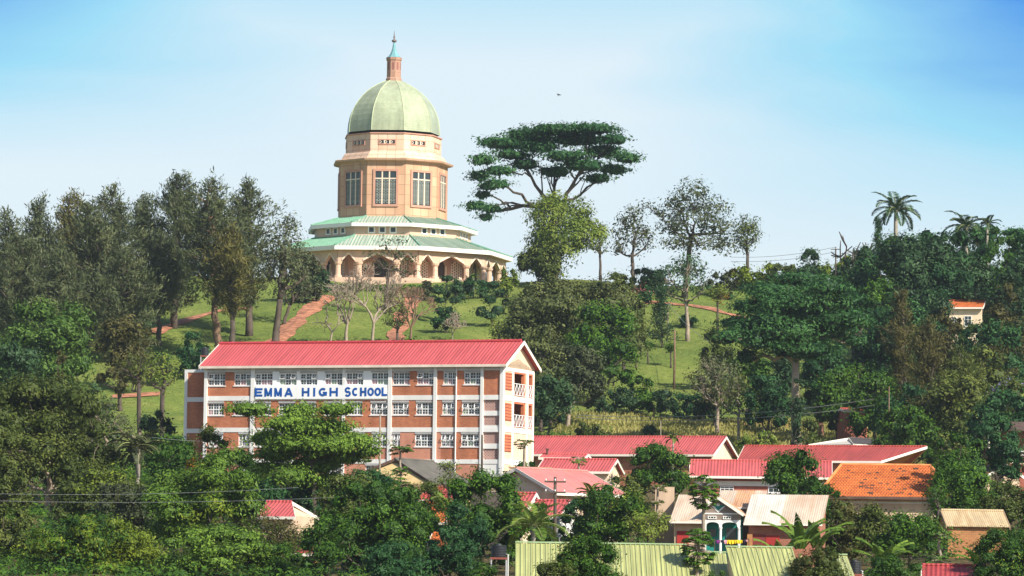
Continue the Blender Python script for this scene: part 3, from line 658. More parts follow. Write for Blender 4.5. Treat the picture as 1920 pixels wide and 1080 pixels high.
    # lower block set back at the left end
    xa = on_front(347, 720, 2.2)[0]; z1 = on_front(347, 694, 2.2)[1]
    mb = MB(); mb.box(xa, xL - 0.02, 2.2, Wd - 1, -2, z1 - 0.25, 0); mb.build('stair_block', brk, S)
    mb = MB(); mb.box(xa - 0.05, xL - 0.02, 2.14, Wd - 0.95, z1 - 0.25, z1 + 0.05)
    mb.box(xa - 0.03, xa + 0.3, 2.12, 2.2, -2, z1 - 0.25); mb.box(xa, xL, 2.13, 2.2, bands[0][0], bands[0][1]); mb.box(xa, xL, 2.13, 2.2, bands[1][0], bands[1][1]); mb.build('stair_trim', wht, S)
    return S, O, ux, uy, fl, o1
SCH = school()
# ------------------------------------------------------------------ trees: generator
LEAF = {  # dark and light leaf colours
 'mango': ((0.015, 0.050, 0.011), (0.096, 0.199, 0.013)), 'deep': ((0.009, 0.042, 0.017), (0.059, 0.153, 0.036)),
 'olive': ((0.030, 0.054, 0.010), (0.150, 0.178, 0.034)), 'pine': ((0.040, 0.058, 0.026), (0.150, 0.172, 0.072)),
 'pinegold': ((0.045, 0.050, 0.012), (0.180, 0.160, 0.040)), 'bright': ((0.030, 0.075, 0.014), (0.125, 0.215, 0.035)),
 'lime': ((0.075, 0.120, 0.010), (0.250, 0.310, 0.030)), 'light': ((0.075, 0.130, 0.018), (0.260, 0.310, 0.050)),
 'grey': ((0.030, 0.045, 0.018), (0.120, 0.138, 0.058)), 'blue': ((0.014, 0.044, 0.017), (0.072, 0.138, 0.048)),
 'brown': ((0.042, 0.046, 0.012), (0.150, 0.132, 0.038)), 'umbrella': ((0.010, 0.056, 0.022), (0.072, 0.182, 0.046)),
 'palm': ((0.062, 0.138, 0.020), (0.225, 0.300, 0.047)), 'banana': ((0.055, 0.120, 0.012), (0.170, 0.260, 0.035)), 'rust': ((0.198, 0.085, 0.004), (0.380, 0.172, 0.004)),
 'pinkf': ((0.20, 0.05, 0.05), (0.42, 0.16, 0.15)), 'purplef': ((0.138, 0.119, 0.251), (0.362, 0.325, 0.589)), 'sage': ((0.048, 0.068, 0.020), (0.190, 0.212, 0.062)), 'fresh': ((0.045, 0.100, 0.014), (0.185, 0.300, 0.036)), 'lawn': ((0.115, 0.160, 0.034), (0.215, 0.250, 0.06)), 'drygrass': ((0.20, 0.20, 0.05), (0.38, 0.34, 0.11))}
for k_, (a_, b_) in LEAF.items(): leafmat('leaf_' + k_, a_, b_)
def bark(k='dark'):
    return {'dark': plain('bark_dark', (0.085, 0.065, 0.05), 0.9, 0.3, 1.5), 'pale': plain('bark_pale', (0.30, 0.24, 0.18), 0.9, 0.25, 1.5), 'brown': plain('bark_brown', (0.19, 0.12, 0.075), 0.9, 0.3, 2.0), 'red': plain('bark_red', (0.20, 0.09, 0.06), 0.9, 0.25, 1.2)}[k]
def unit(rng, n):
    v = rng.normal(size=(n, 3)); return v / np.linalg.norm(v, axis=1, keepdims=True)
def nrm(v): return v / np.maximum(np.linalg.norm(v, axis=1, keepdims=True), 1e-6)
def leafmesh(name, pos, nor, along, L, W, tint, mat, parent, bend=0.0, mat2=None, sel=None):
    """many small pointed leaves as one mesh"""
    n = len(pos); L = np.broadcast_to(L, (n,))[:, None]; W = np.broadcast_to(W, (n,))[:, None]
    a = along - nor * (along * nor).sum(1, keepdims=True); a = nrm(a); b = np.cross(nor, a)
    v = np.empty((n, 4, 3), np.float32)
    v[:, 0] = pos - a * L / 2; v[:, 1] = pos + b * W / 2 + a * L * 0.08; v[:, 2] = pos + a * L / 2 - nor * L * bend; v[:, 3] = pos - b * W / 2 + a * L * 0.08
    me = bpy.data.meshes.new(name); me.vertices.add(n * 4); me.vertices.foreach_set('co', v.ravel())
    me.loops.add(n * 4); me.loops.foreach_set('vertex_index', np.arange(n * 4, dtype=np.int32))
    me.polygons.add(n); me.polygons.foreach_set('loop_start', np.arange(0, n * 4, 4, dtype=np.int32)); me.polygons.foreach_set('loop_total', np.full(n, 4, np.int32))
    at = me.attributes.new('tint', 'FLOAT', 'FACE'); at.data.foreach_set('value', np.clip(tint, 0, 1).astype(np.float32))
    me.materials.append(mat)
    if mat2: me.materials.append(mat2); me.polygons.foreach_set('material_index', sel.astype(np.int32))
    me.update(calc_edges=True)
    o = bpy.data.objects.new(name, me); COL.objects.link(o); o.parent = parent
    return o
def curve(a, b, sag, n=6, rng=None, wob=0.0):
    a, b = Vector(a), Vector(b); out = []
    for i in range(n + 1):
        t = i / n; p = a.lerp(b, t); p.z += sag * 4 * t * (1 - t)
        if rng is not None and 0 < i < n: p += Vector(rng.normal(size=3) * wob)
        out.append(p)
    return out
def tufts(rng, lobes, L, kind, cover, per=8, tr=None):
    """leaf clumps spread over the lobes; returns clump centres, outward directions, tints"""
    C, U, T_ = [], [], []
    tr = tr or L * 1.7
    for (c, r) in lobes:
        c = np.array(c, float); r = np.array(r, float)
        area = 4 * math.pi * ((r[0] * r[1]) ** 1.6 + (r[0] * r[2]) ** 1.6 + (r[1] * r[2]) ** 1.6) ** (1 / 1.6) / 3 ** (1 / 1.6)
        n = max(6, int(cover * area / (math.pi * tr * tr)))
        u = unit(rng, n)
        bump = 1 + 0.13 * np.sin(u[:, 0] * 5 + c[0]) * np.cos(u[:, 1] * 4 + c[1]) + 0.1 * np.sin(u[:, 2] * 7 + c[2] * 2) + 0.1 * np.sin(u[:, 0] * 9 - u[:, 2] * 8)
        rad = (1 - (0.24 if kind in ('mango', 'bush') else 0.42) * rng.random(n) ** 1.6) * bump
        p = c + u * r * rad[:, None]
        keep = (u[:, 2] > -0.35) | (rng.random(n) < 0.35)
        for (c2, r2) in lobes:
            if c2 is not c and not np.allclose(c, c2): keep &= (((p - np.array(c2)) / np.array(r2)) ** 2).sum(1) > 0.38
        C.append(p[keep]); U.append(nrm(u / r)[keep]); T_.append(rng.normal(0.5, 0.16, keep.sum()) + rng.normal(0, 0.13))
    return np.concatenate(C), np.concatenate(U), np.concatenate(T_), tr
def leaves_from(rng, name, C, U, T_, tr, L, aspect, per, mat, parent, along='rand', flat=0.6, bend=0.1, upw=0.45, mat2=None, sel=None, core=None):
    n = len(C); c = np.repeat(C, per, 0); u = np.repeat(U, per, 0); t = np.repeat(T_, per)
    g = rng.normal(size=(n * per, 3)) * tr * 0.52; g[:, 2] *= flat
    pos = c + g
    nor = nrm(u * 0.75 + nrm(g) * 0.35 + np.array([0, 0, upw]) + rng.normal(size=g.shape) * 0.36)
    if along == 'rand': al = rng.normal(size=g.shape) + nrm(g) * 0.8 - np.array([0, 0, 0.25])
    elif along == 'down': al = rng.normal(size=g.shape) * 0.35 + np.array([0, 0, -1.0]); nor = nrm(u * np.array([1, 1, 0.2]) + rng.normal(size=g.shape) * 0.5)
    elif along == 'out': al = u * 0.9 + np.array([0, 0, 0.55]) + rng.normal(size=g.shape) * 0.45; nor = nrm(rng.normal(size=g.shape) + np.array([0, 0, 0.3]) + u * 0.3)
    s = L * np.exp(rng.normal(0, 0.22, n * per)); wd = s * aspect; t = t + rng.normal(0, 0.10, n * per)
    selr = None if sel is None else np.repeat(sel, per)
    if core is not None:
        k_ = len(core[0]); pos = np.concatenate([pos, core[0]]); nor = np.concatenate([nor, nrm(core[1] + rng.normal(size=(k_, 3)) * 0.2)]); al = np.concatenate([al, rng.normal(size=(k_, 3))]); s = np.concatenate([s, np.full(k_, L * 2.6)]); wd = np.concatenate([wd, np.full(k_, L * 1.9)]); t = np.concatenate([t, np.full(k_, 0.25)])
        if selr is not None: selr = np.concatenate([selr, np.zeros(k_, bool)])
    return leafmesh(name, pos.astype(np.float32), nor, al, s, wd, t, mat, parent, bend, mat2, selr)
def lod(d): return 0.00082 * d
SEED = [100]
def tree(label, px, top, bot, hw, d, kind='mango', col='mango', base=None, name='tree', cat='tree', group=None, lobes=None, cover=None, brk='dark', n=None, trunk=None, depth=0.85, cols=None, seed=None, gnd=None, Ls=1.0, sag=None, vis=False):
    """a tree standing at distance d whose crown spans the given photo pixels; its foot is on the ground under it"""
    SEED[0] += 1; rng = np.random.default_rng(seed or SEED[0])
    if kind == 'bush' and lobes is None: bot = max(bot, 1120 - tz(P(px, bot, d).x, d) * F / d)
    if kind == 'mango' and base is None and lobes is None:
        gp = 1120 - tz(P(px, bot, d).x, d) * F / d; bot = max(bot, gp - 0.07 * (gp - top))
    pc = P(px, (top + bot) / 2, d); k = d / F
    bx = P(base if base is not None else px, bot, d).x; bz = tz(bx, d) if gnd is None else gnd
    B = Vector((bx, d, bz - 0.15)); T = thing(name, label, cat, B, 0, group)
    c = np.array(pc - B); rx = hw * k; rz = (bot - top) / 2 * k; ry = rx * depth; L = lod(d) * Ls * min(1.0, max(0.62, 0.45 + rx / 6.5)); H = c[2] + rz
    zb = c[2] - rz
    mat = MATS['leaf_' + col]
    lim = []; pts = []
    if lobes is not None:
        lb = []
        for q in lobes:
            x_, y_, a, b = q[:4]; dy = q[4] if len(q) > 4 else float(rng.uniform(-0.5, 0.5) * rx)
            w_ = P(x_, y_, d + dy) - B; kk = (d + dy) / F; lb.append((np.array(w_), np.array([a * kk, a * kk * 0.9, b * kk])))
    else:
        lb = []
        nl = int(n * 2) if n and kind == 'mango' else n or {'mango': 28, 'open': 12, 'flat': 11, 'weep': 13, 'bush': 14, 'pine': 0, 'spire': 0}.get(kind, 12)
        if kind in ('mango', 'bush', 'weep', 'open'):
            lb.append((c + np.array([0, 0, -0.05 * rz]), np.array([rx, ry, rz]) * (0.62 if kind != 'mango' else 0.55)))
            for i in range(nl):
                for _ in range(8):
                    u = unit(rng, 1)[0]
                    if u[2] > (-0.75 if kind != 'open' else -0.45): break
                s = rng.uniform(0.19, 0.34) if kind in ('mango', 'bush') else rng.uniform(0.28, 0.46) * (0.85 if kind == 'open' else 1)
                f = (1.0 - s) * rng.uniform(0.86, 1.06)
                taper = 1 - 0.12 * max(0, u[2])
                if kind in ('mango', 'bush'): u = u / (np.abs(u) ** 3.2).sum() ** (1 / 3.2)
                lb.append((c + u * np.array([rx * taper, ry, rz]) * f, np.array([rx * s, ry * s, min(rz, rx * 1.1) * s * (0.85 if kind != 'weep' else 1.25)])))
        elif kind == 'flat':
            for i in range(nl):
                h = rng.uniform(-1, 1); q = math.sqrt(max(0.05, 1 - 0.75 * (h if h > 0 else 0.7 * h) ** 2)); an = rng.uniform(0, 2 * math.pi); rr = rng.uniform(0.35, 0.72) * q
                lb.append((c + np.array([math.cos(an) * rx * rr, math.sin(an) * ry * rr, h * rz * 0.82]), np.array([rx * rng.uniform(0.34, 0.5), ry * rng.uniform(0.34, 0.5), rz * rng.uniform(0.13, 0.22)])))
    r0 = trunk or max(0.12, min(0.55, 0.024 * H))
    mb = MB()
    if kind in ('pine', 'spire'):
        C, U, T_ = [], [], []
        nlead = 3 if kind == 'pine' else 1
        lead = [(np.array([c[0] + rng.uniform(-.5, .5) * rx * 0.8 * (j > 0), rng.uniform(-.5, .5) * rx * (j > 0), 0]), H * (1 - 0.10 * j * rng.random())) for j in range(nlead)]
        if kind == 'pine': lead[0] = (np.array([c[0], 0, 0]), H)
        f0 = Vector((0, 0, 0)); fork = Vector((c[0] * 0.6, 0, max(zb * 0.9, H * 0.3)))
        mb.tube(curve(f0, fork, 0, 5, rng, 0.12), [r0 * (1.15 - 0.08 * i) for i in range(6)], 7)
        for j, (lp, hh) in enumerate(lead):
            mb.tube(curve(fork, (lp[0], lp[1], hh - 0.6), 0, 6, rng, 0.25), [r0 * (0.75 - 0.115 * i) * (1 if j == 0 else 0.7) for i in range(7)], 6)
            m = int((H - zb) * (8.5 if kind == 'pine' else 11) / (nlead ** 0.45))
            gaps = rng.uniform(0, 2 * math.pi, 6)
            for i in range(m):
                t = (i + rng.random()) / m; z_ = zb + (hh - zb) * t
                if kind == 'pine': pr = (0.55 + 0.75 * math.sin(math.pi * min(1, t * 1.02)) ** 0.8) * (1 - 0.72 * max(0, t - 0.62) / 0.38)
                else: pr = 1.15 * (1 - t) ** 0.75 + 0.08
                an = rng.uniform(0, 2 * math.pi)
                pr *= 0.72 + 0.42 * math.sin(an * 2 + gaps[int(t * 5.99)]) * (1 if kind == 'pine' else 0.3)
                bl = rx * max(0.12, pr) * rng.uniform(0.55, 1.1)
                if kind == 'pine': bl = max(bl, rx * 0.22)
                el = R(rng.uniform(5, 50) if kind == 'pine' else rng.uniform(-5, 40))
                dr = np.array([math.cos(an) * math.cos(el), math.sin(an) * math.cos(el), math.sin(el)])
                o_ = np.array([lp[0] * min(1, t * 1.6), lp[1] * min(1, t * 1.6), z_])
                if rng.random() < 0.30: mb.tube([tuple(o_), tuple(o_ + dr * bl * 0.85)], [0.07 + 0.03 * rx * 0.3, 0.02], 4, cap=False)
                nt_ = max(2, int(bl / (L * 1.5))); tn = rng.normal(0.5, 0.2)
                for s in range(nt_):
                    f = 0.28 + 0.75 * (s + rng.random()) / nt_
                    C.append(o_ + dr * bl * f + rng.normal(size=3) * L * 0.5); U.append(dr); T_.append(tn + rng.normal(0, 0.08))
        C, U, T_ = np.array(C), np.array(U), np.array(T_)
        leaves_from(rng, 'crown', C, U, T_, L * 1.35, L * 1.45, 0.2, 12, mat, T, 'out', 1.0, 0.05, 0.1)
    else:
        cov = cover or {'mango': 3.6, 'bush': 3.2, 'weep': 3.4, 'open': 1.5, 'flat': 3.6}.get(kind, 1.8)
        tr = L * {'mango': 2.1, 'open': 1.9, 'flat': 2.1, 'weep': 2.2}.get(kind, 2.1)
        C, U, T_, tr = tufts(rng, lb, L, kind, cov, tr=tr)
        al = 'down' if kind == 'weep' else 'rand'
        if kind in ('mango', 'bush', 'flat'):            # the inner foliage that closes each bough
            cc, cu = [], []
            for (c_, r_) in lb:
                m_c = int(max(14, min(320, 11 * (r_[0] * r_[2] + r_[0] * r_[1]) / (L * L * 5)))); u_ = unit(rng, m_c); cc.append(np.array(c_) + u_ * np.array(r_) * 0.62); cu.append(u_)
            cc, cu = np.concatenate(cc), np.concatenate(cu)
            CORE = (cc, cu)
        else: CORE = None
        T_ = T_ + rng.normal(0.03, 0.11); m2_, sel = None, None
        if cols:                                        # a second leaf colour in some boughs (new growth, blossom)
            m2, share = cols; ph = rng.uniform(0, 6, 3); f = np.sin(C[:, 0] * 2.2 / rx + ph[0]) + np.sin(C[:, 1] * 2.5 / rx + ph[1]) + np.sin(C[:, 2] * 2.4 / rz + ph[2]) + rng.normal(0, 0.5, len(C))
            sel = f > np.quantile(f, 1 - share); m2_ = MATS['leaf_' + m2]
        leaves_from(rng, 'crown', C, U, T_, tr, L * (1.0 if kind != 'weep' else 1.2), 0.42 if kind != 'weep' else 0.24, 8, mat, T, al, 0.45 if kind == 'flat' else 0.7, mat2=m2_, sel=sel, core=CORE)
        # trunk and limbs up into the lobes
        fz_ = max(0.3, zb + (0.12 if kind != 'open' else 0.2) * 2 * rz) if kind != 'bush' else 0.2
        fork = Vector((c[0] * 0.55, c[1] * 0.5, fz_))
        mb.tube(curve((0, 0, 0), fork, 0, 5, rng, 0.03 * r0 + 0.04), [r0 * (1.25 - 0.12 * min(i, 2) - 0.05 * i) for i in range(6)], 8)
        top_ = Vector((c[0] * 0.9, c[1], c[2] + rz * 0.2))
        nodes = [(fork, r0 * 0.85, 0.0)]
        if kind in ('mango', 'open', 'weep') and lobes is None:
            cv = curve(fork, top_, 0, 5, rng, rx * 0.05); mb.tube(cv, [r0 * (0.85 - 0.13 * i) for i in range(6)], 6)
            nodes += [(q, r0 * (0.85 - 0.13 * i), (q - fork).length) for i, q in enumerate(cv[1:], 1)]
        ends = sorted([(Vector(lc) - Vector((0, 0, lr[2] * 0.35)), lr, Vector(lc)) for lc, lr in (lb[1:] if lobes is None and kind != 'flat' else lb)], key=lambda q: (q[0] - fork).length)
        for e_, lr, lc in ends:                         # every bough springs from the nearest bough below it
            st, rs, pl = min(nodes, key=lambda q: (q[0] - e_).length + 0.45 * q[2] + 2.5 * max(0, q[0].z - e_.z + 0.2))
            ln = (e_ - st).length; r1 = max(0.045, min(rs * 0.8, r0 * 0.6)); r2 = max(0.03, r1 * 0.42)
            sg = (-0.10 * ln if e_.z > st.z + 0.3 * ln else 0.07 * ln) if sag is None else sag * ln * 0.06
            cv = curve(st, e_, sg, 6, rng, ln * 0.035); rr_ = [r1 + (r2 - r1) * i / 6 for i in range(7)]
            mb.tube(cv, rr_, 5, cap=False); nodes += [(q, rr_[i], pl + ln * i / 6) for i, q in enumerate(cv) if i > 1]
            if kind in ('open', 'flat') or vis:
                for _ in range(5):
                    s_ = cv[int(rng.integers(3, 7))]; u = unit(rng, 1)[0]; q = lc + Vector(u * lr * 0.8)
                    mb.tube(curve(s_, q, 0.03 * ln, 3, rng, ln * 0.02), [r2 * 0.9, r2 * 0.7, r2 * 0.5, 0.02], 4, cap=False)
    mb.build('trunk', bark(brk), T, smooth=True)
    return T
def bare(label, px, top, d, h_px=None, w=1.0, base_y=None, brk='pale', name='bare_tree', group=None, depth=4, sd=1, first=5, leaf=None, n0=2):
    rng = np.random.default_rng(sd); g = hit(px, base_y) if base_y else None
    B = Vector((g.x, g.y, g.z)) if g is not None else Vector((P(px, top, d).x, d, tz(P(px, top, d).x, d)))
    H = P(px, top, B.y).z - B.z; T = thing(name, label, 'tree', B - Vector((0, 0, 0.1)), 0, group); mb = MB(); tips = []
    def grow(p, dr, ln, r, k):
        q = p + dr * ln; mid = p + dr * ln * 0.5 + Vector(rng.normal(size=3) * ln * 0.06)
        mb.tube([p, mid, q], [r, r * 0.82, r * 0.62], 5 if k < 2 else 4, cap=False)
        if k >= depth: tips.append(q); return
        m = first if k == 0 else int(rng.integers(2, 4 + (k > 0)))
        for i in range(m):
            u = Vector(unit(rng, 1)[0]); u = (u - dr * u.dot(dr)).normalized()
            nd_ = (dr * rng.uniform(0.5, 1.0) + u * rng.uniform(0.45, 1.0) * w + Vector((0, 0, 0.28))).normalized()
            grow(q, nd_, ln * rng.uniform(0.58, 0.86), max(0.035, r * 0.6), k + 1)
    grow(Vector((0, 0, 0)), Vector((0, 0, 1)), H * 0.24, H * 0.022, 0)
    s = H / max(v[2] for v in mb.v); mb.v = [(a * (0.5 + 0.5 * s), b * (0.5 + 0.5 * s), c * s) for a, b, c in mb.v]
    mb.build('branches', bark(brk), T, smooth=True)
    if leaf:
        C = np.array([(t.x * (0.5 + 0.5 * s), t.y * (0.5 + 0.5 * s), t.z * s) for t in tips]); U = unit(rng, len(C)); L = lod(B.y) * 0.8
        leaves_from(rng, 'crown', C, U, rng.normal(0.5, 0.2, len(C)), L * 1.6, L, 0.45, 5, MATS['leaf_' + leaf], T)
    return T
def frond_arrays(rng, base, az, el0, ln, droop, nl, lw, ll, vee=0.5):
    """one pinnate palm leaf: midrib points and leaflets"""
    p = Vector(base); e = el0; pts = [p.copy()]; n = 12
    for i in range(n):
        e -= droop / n * (0.5 + i / n); p = p + Vector((math.cos(az) * math.cos(e), math.sin(az) * math.cos(e), math.sin(e))) * ln / n; pts.append(p.copy())
    pos, nor, al, L_ = [], [], [], []
    for i in range(nl):
        t = 0.12 + 0.88 * i / nl; f = t * n; k = min(n - 1, int(f)); q = pts[k].lerp(pts[k + 1], f - k); dr = (pts[k + 1] - pts[k]).normalized()
        sd = dr.cross(Vector((0, 0, 1))); sd = sd.normalized() if sd.length > .01 else Vector((1, 0, 0)); up = sd.cross(dr)
        l = ll * math.sin(math.pi * min(1, 0.18 + t * 0.8)) ** 0.7
        for s in (-1, 1):
            a = (sd * s + dr * 0.55 + up * (vee * 0.6 - 0.45 * rng.random())).normalized(); a.z -= 0.25; a.normalize()
            pos.append(q + a * l / 2); al.append(a); nor.append((up - sd * s * 0.4).normalized()); L_.append(l)
    return pts, pos, nor, al, L_
def palm(label, px, top, d, size_px, nf=16, col='palm', name='palm_tree', crown_y=None, trunk_r=0.2, gnd=None, el=(-0.2, 1.3), droop=1.5, sd=3, group=None, lw=0.09, lean=0.0, nl=34, dens=1.0):
    rng = np.random.default_rng(sd); k = d / F; cy = crown_y or top
    B = P(px, cy, d); B.z = (tz(B.x, d) if gnd is None else gnd) - 0.1; T = thing(name, label, 'palm', B, 0, group)
    hc = P(px, cy, d).z - B.z; ln = size_px * k; mb = MB()
    mb.tube(curve((0, 0, 0), (lean, 0, hc), 0, 8, rng, 0.04), [trunk_r * (1.25 - 0.06 * i) for i in range(9)], 8); mb.build('trunk', plain('palm_trunk', (0.30, 0.27, 0.22), 0.9, 0.25, 3.0), T, smooth=True)
    mat = MATS['leaf_' + col]
    for i in range(nf):
        az = 2.4 * i + rng.uniform(-.25, .25); e0 = el[0] + (el[1] - el[0]) * (i + 0.5) / nf
        pts, pos, nor, al, L_ = frond_arrays(rng, (lean, 0, hc), az, e0, ln * rng.uniform(0.85, 1.1), droop * rng.uniform(.8, 1.2), nl, lw, ln * 0.24)
        L_ = np.array(L_)
        o = leafmesh('frond', np.array([p[:] for p in pos], np.float32), nrm(np.array([v[:] for v in nor])), np.array([v[:] for v in al]), L_, np.maximum(lw * (d / 300) * dens, L_ * 0.085), rng.normal(0.5, 0.12) + rng.normal(0, 0.08, len(pos)), mat, T, 0.12)
        r = MB(); r.tube(pts, [0.05 * ln / 2.5 * (1 - 0.07 * j) for j in range(len(pts))], 4, cap=False); r.build('midrib', plain('midrib_green', (0.22, 0.24, 0.08), 0.6), o)
    return T
def banana(label, px, top, bot, d, sd=1, nf=9, spread=1.0, group='banana plants', gnd=None):
    rng = np.random.default_rng(sd); B = P(px, bot, d)
    if gnd is None: B.z = tz(B.x, d)
    H = P(px, top, d).z - B.z; T = thing('banana_plant', label, 'banana plant', B - Vector((0, 0, .1)), 0, group); mb = MB(); hs = H * 0.42
    mb.tube([(0, 0, 0), (0.04, 0, hs * .5), (0, 0, hs)], [0.2, 0.17, 0.11], 8); mb.build('stem', plain('banana_stem', (0.24, 0.22, 0.08), 0.7, 0.3, 2.0), T, smooth=True)
    for i in range(nf):
        az = 2.4 * i + rng.uniform(-.3, .3); e = rng.uniform(1.0, 1.5); ln = H * rng.uniform(0.55, 0.72); p = Vector((0, 0, hs)); pts = [p.copy()]; n = 9
        for j in range(n):
            e -= (0.16 if j > 2 else 0.05) * spread * rng.uniform(.7, 1.3); p = p + Vector((math.cos(az) * math.cos(e), math.sin(az) * math.cos(e), math.sin(e))) * ln / n; pts.append(p.copy())
        mb = MB(); sdv = Vector((-math.sin(az), math.cos(az), 0))
        for j in range(1, n):
            f0 = math.sin(math.pi * min(1, (j / n) ** 0.7)) * 0.33 + 0.03; f1 = math.sin(math.pi * min(1, ((j + 1) / n) ** 0.7)) * 0.33 + 0.02
            for s in (-1, 1):
                g = rng.uniform(0, 0.05)
                mb.poly([pts[j] + (pts[j + 1] - pts[j]) * g, pts[j + 1], pts[j + 1] + sdv * s * f1 + Vector((0, 0, -0.10 - rng.random() * .08)), pts[j] + (pts[j + 1] - pts[j]) * g + sdv * s * f0 + Vector((0, 0, -0.08 - rng.random() * .08))])
        o = mb.build('leaf', MATS['leaf_banana'], T); at = o.data.attributes.new('tint', 'FLOAT', 'FACE'); at.data.foreach_set('value', np.clip(rng.normal(0.5, 0.2) + rng.normal(0, 0.12, len(o.data.polygons)), 0, 1).astype(np.float32))
    return T
def papaya(label, px, top, base_y, d, hw, sd=1, name='papaya_tree', gnd=None, tiers=((0, 1.0),), col='mango', per=26, brk='pale', thin=0.09, ball=False):
    """slender stem with an umbrella of long-stalked lobed leaves"""
    rng = np.random.default_rng(sd); k = d / F; A = P(px, top, d); B = P(px, base_y, d); B.z = min(B.z, tz(B.x, d)) if gnd is None else gnd
    H = A.z - B.z; T = thing(name, label, 'tree', B, 0); mb = MB()
    mb.tube(curve((0, 0, 0), (0, 0, H - 0.3), 0, 6, rng, 0.05), [thin * (1.4 - 0.09 * i) for i in range(7)], 6)
    pos, nor, al, S = [], [], [], []
    for (dz_px, sc_) in tiers:
        zc = H - dz_px * k; r = hw * k * sc_
        for i in range(per):
            an = 2.4 * i + rng.uniform(-.3, .3); e = rng.uniform(-0.35, 0.9); st = Vector((0, 0, zc - rng.uniform(0.25, 0.7) * r)); tip = st + Vector((math.cos(an) * math.cos(e), math.sin(an) * math.cos(e), math.sin(e) * 0.7)) * r * rng.uniform(0.5, 0.9)
            if ball: u_ = Vector(unit(rng, 1)[0]); st = Vector((0, 0, zc - r * 1.25 + u_.z * r * .5)); tip = Vector((u_.x * r, u_.y * r, zc - r * 1.25 + u_.z * r * 1.2)) * 1.0; tip.x *= .9; tip.y *= .9; an = math.atan2(u_.y, u_.x)
            mb.tube([st, tip], [0.025, 0.018], 4, cap=False)
            for j in range(9):
                a2 = an + (j - 4) * 0.55; v = Vector((math.cos(a2), math.sin(a2), -0.35 - 0.4 * rng.random())).normalized(); l = r * 0.38 * rng.uniform(0.8, 1.15)
                pos.append(tip + v * l / 2); al.append(v); nor.append(Vector((0, 0, 1)) + Vector((math.cos(an), math.sin(an), 0)) * 0.45); S.append(l)
    S = np.array(S)
    leafmesh('crown', np.array([p[:] for p in pos], np.float32), nrm(np.array([v[:] for v in nor]) + rng.normal(size=(len(pos), 3)) * 0.25), np.array([v[:] for v in al]), S, S * 0.42, rng.normal(0.6, 0.18, len(pos)), MATS['leaf_' + col], T, 0.1)
    mb.build('trunk', bark(brk), T, smooth=True)
    return T
# ------------------------------------------------------------------ houses
RED = sheet('roof_red', (0.52, 0.105, 0.10), 0.3, 0.9, 0.12, 0.25, 0.5)
RED2 = sheet('roof_red_dull', (0.42, 0.075, 0.06), 0.3, 0.9, 0.16, 0.25, 0.5)
PINKR = sheet('roof_pink_faded', (0.62, 0.21, 0.19), 0.30, 1.0, 0.14, 0.4, 0.6, rust=(0.42, 0.20, 0.14))
CREAMR = sheet('roof_cream_sheet', (0.60, 0.48, 0.36), 0.16, 0.25, 0.10, 0.4, 0.6, rust=(0.50, 0.33, 0.22)); PALER = sheet('roof_pale_sheet', (0.66, 0.61, 0.52), 0.16, 0.25, 0.10, 0.4, 0.6, rust=(0.52, 0.44, 0.35)); RUSTR = sheet('roof_rusty_sheet', (0.58, 0.33, 0.18), 0.16, 0.3, 0.15, 0.5, 0.7, rust=(0.36, 0.15, 0.07)); TANR = sheet('roof_tan_sheet', (0.50, 0.38, 0.22), 0.16, 0.4, 0.15, 0.5, 0.7, rust=(0.34, 0.22, 0.11))
GREENR = sheet('roof_green_sheet', (0.40, 0.41, 0.16), 0.24, 0.3, 0.06, 0.3, 0.45)
TILE = brick('roof_orange_tile', (0.64, 0.17, 0.035), (0.54, 0.13, 0.03), (0.20, 0.05, 0.02), 0.26, 0.34, 0.035, 0.9, 0.20, 0.8)
WCREAM = plain('wall_cream', (0.76, 0.60, 0.42), 0.85, 0.08, 0.3); WTAN = plain('wall_tan', (0.58, 0.42, 0.29), 0.85, 0.14, 0.4); WWHITE = plain('wall_white', (0.78, 0.76, 0.70), 0.8, 0.08, 0.4); WOCH = plain('wall_ochre', (0.58, 0.42, 0.20), 0.85, 0.18, 0.5)
WBRICK = brick('wall_brick', (0.40, 0.14, 0.08), (0.32, 0.10, 0.06), (0.36, 0.22, 0.15), 0.3, 0.1, 0.015, 0.3, 0.2, 0.5); WRED = plain('wall_red', (0.36, 0.12, 0.08), 0.85, 0.15, 0.4); WOB = brick('wall_orange_brick', (0.46, 0.21, 0.08), (0.38, 0.16, 0.06), (0.30, 0.16, 0.08), 0.35, 0.16, 0.02, 0.3, 0.25, 0.6)
VERGE = plain('verge_white', (0.78, 0.72, 0.62), 0.6, 0.05); DKT = plain('timber_dark', (0.10, 0.06, 0.045), 0.8, 0.2, 2.0); WINW = plain('house_window_white', (0.74, 0.74, 0.72), 0.5, 0.03); DGL = glass('house_glass', (0.03, 0.04, 0.05), 0.15); TEAL = plain('teal_paint', (0.02, 0.24, 0.20), 0.6, 0.1); DOORR = plain('door_red', (0.38, 0.035, 0.03), 0.6, 0.12); SOFF = plain('roof_underside', (0.16, 0.11, 0.08), 0.9)
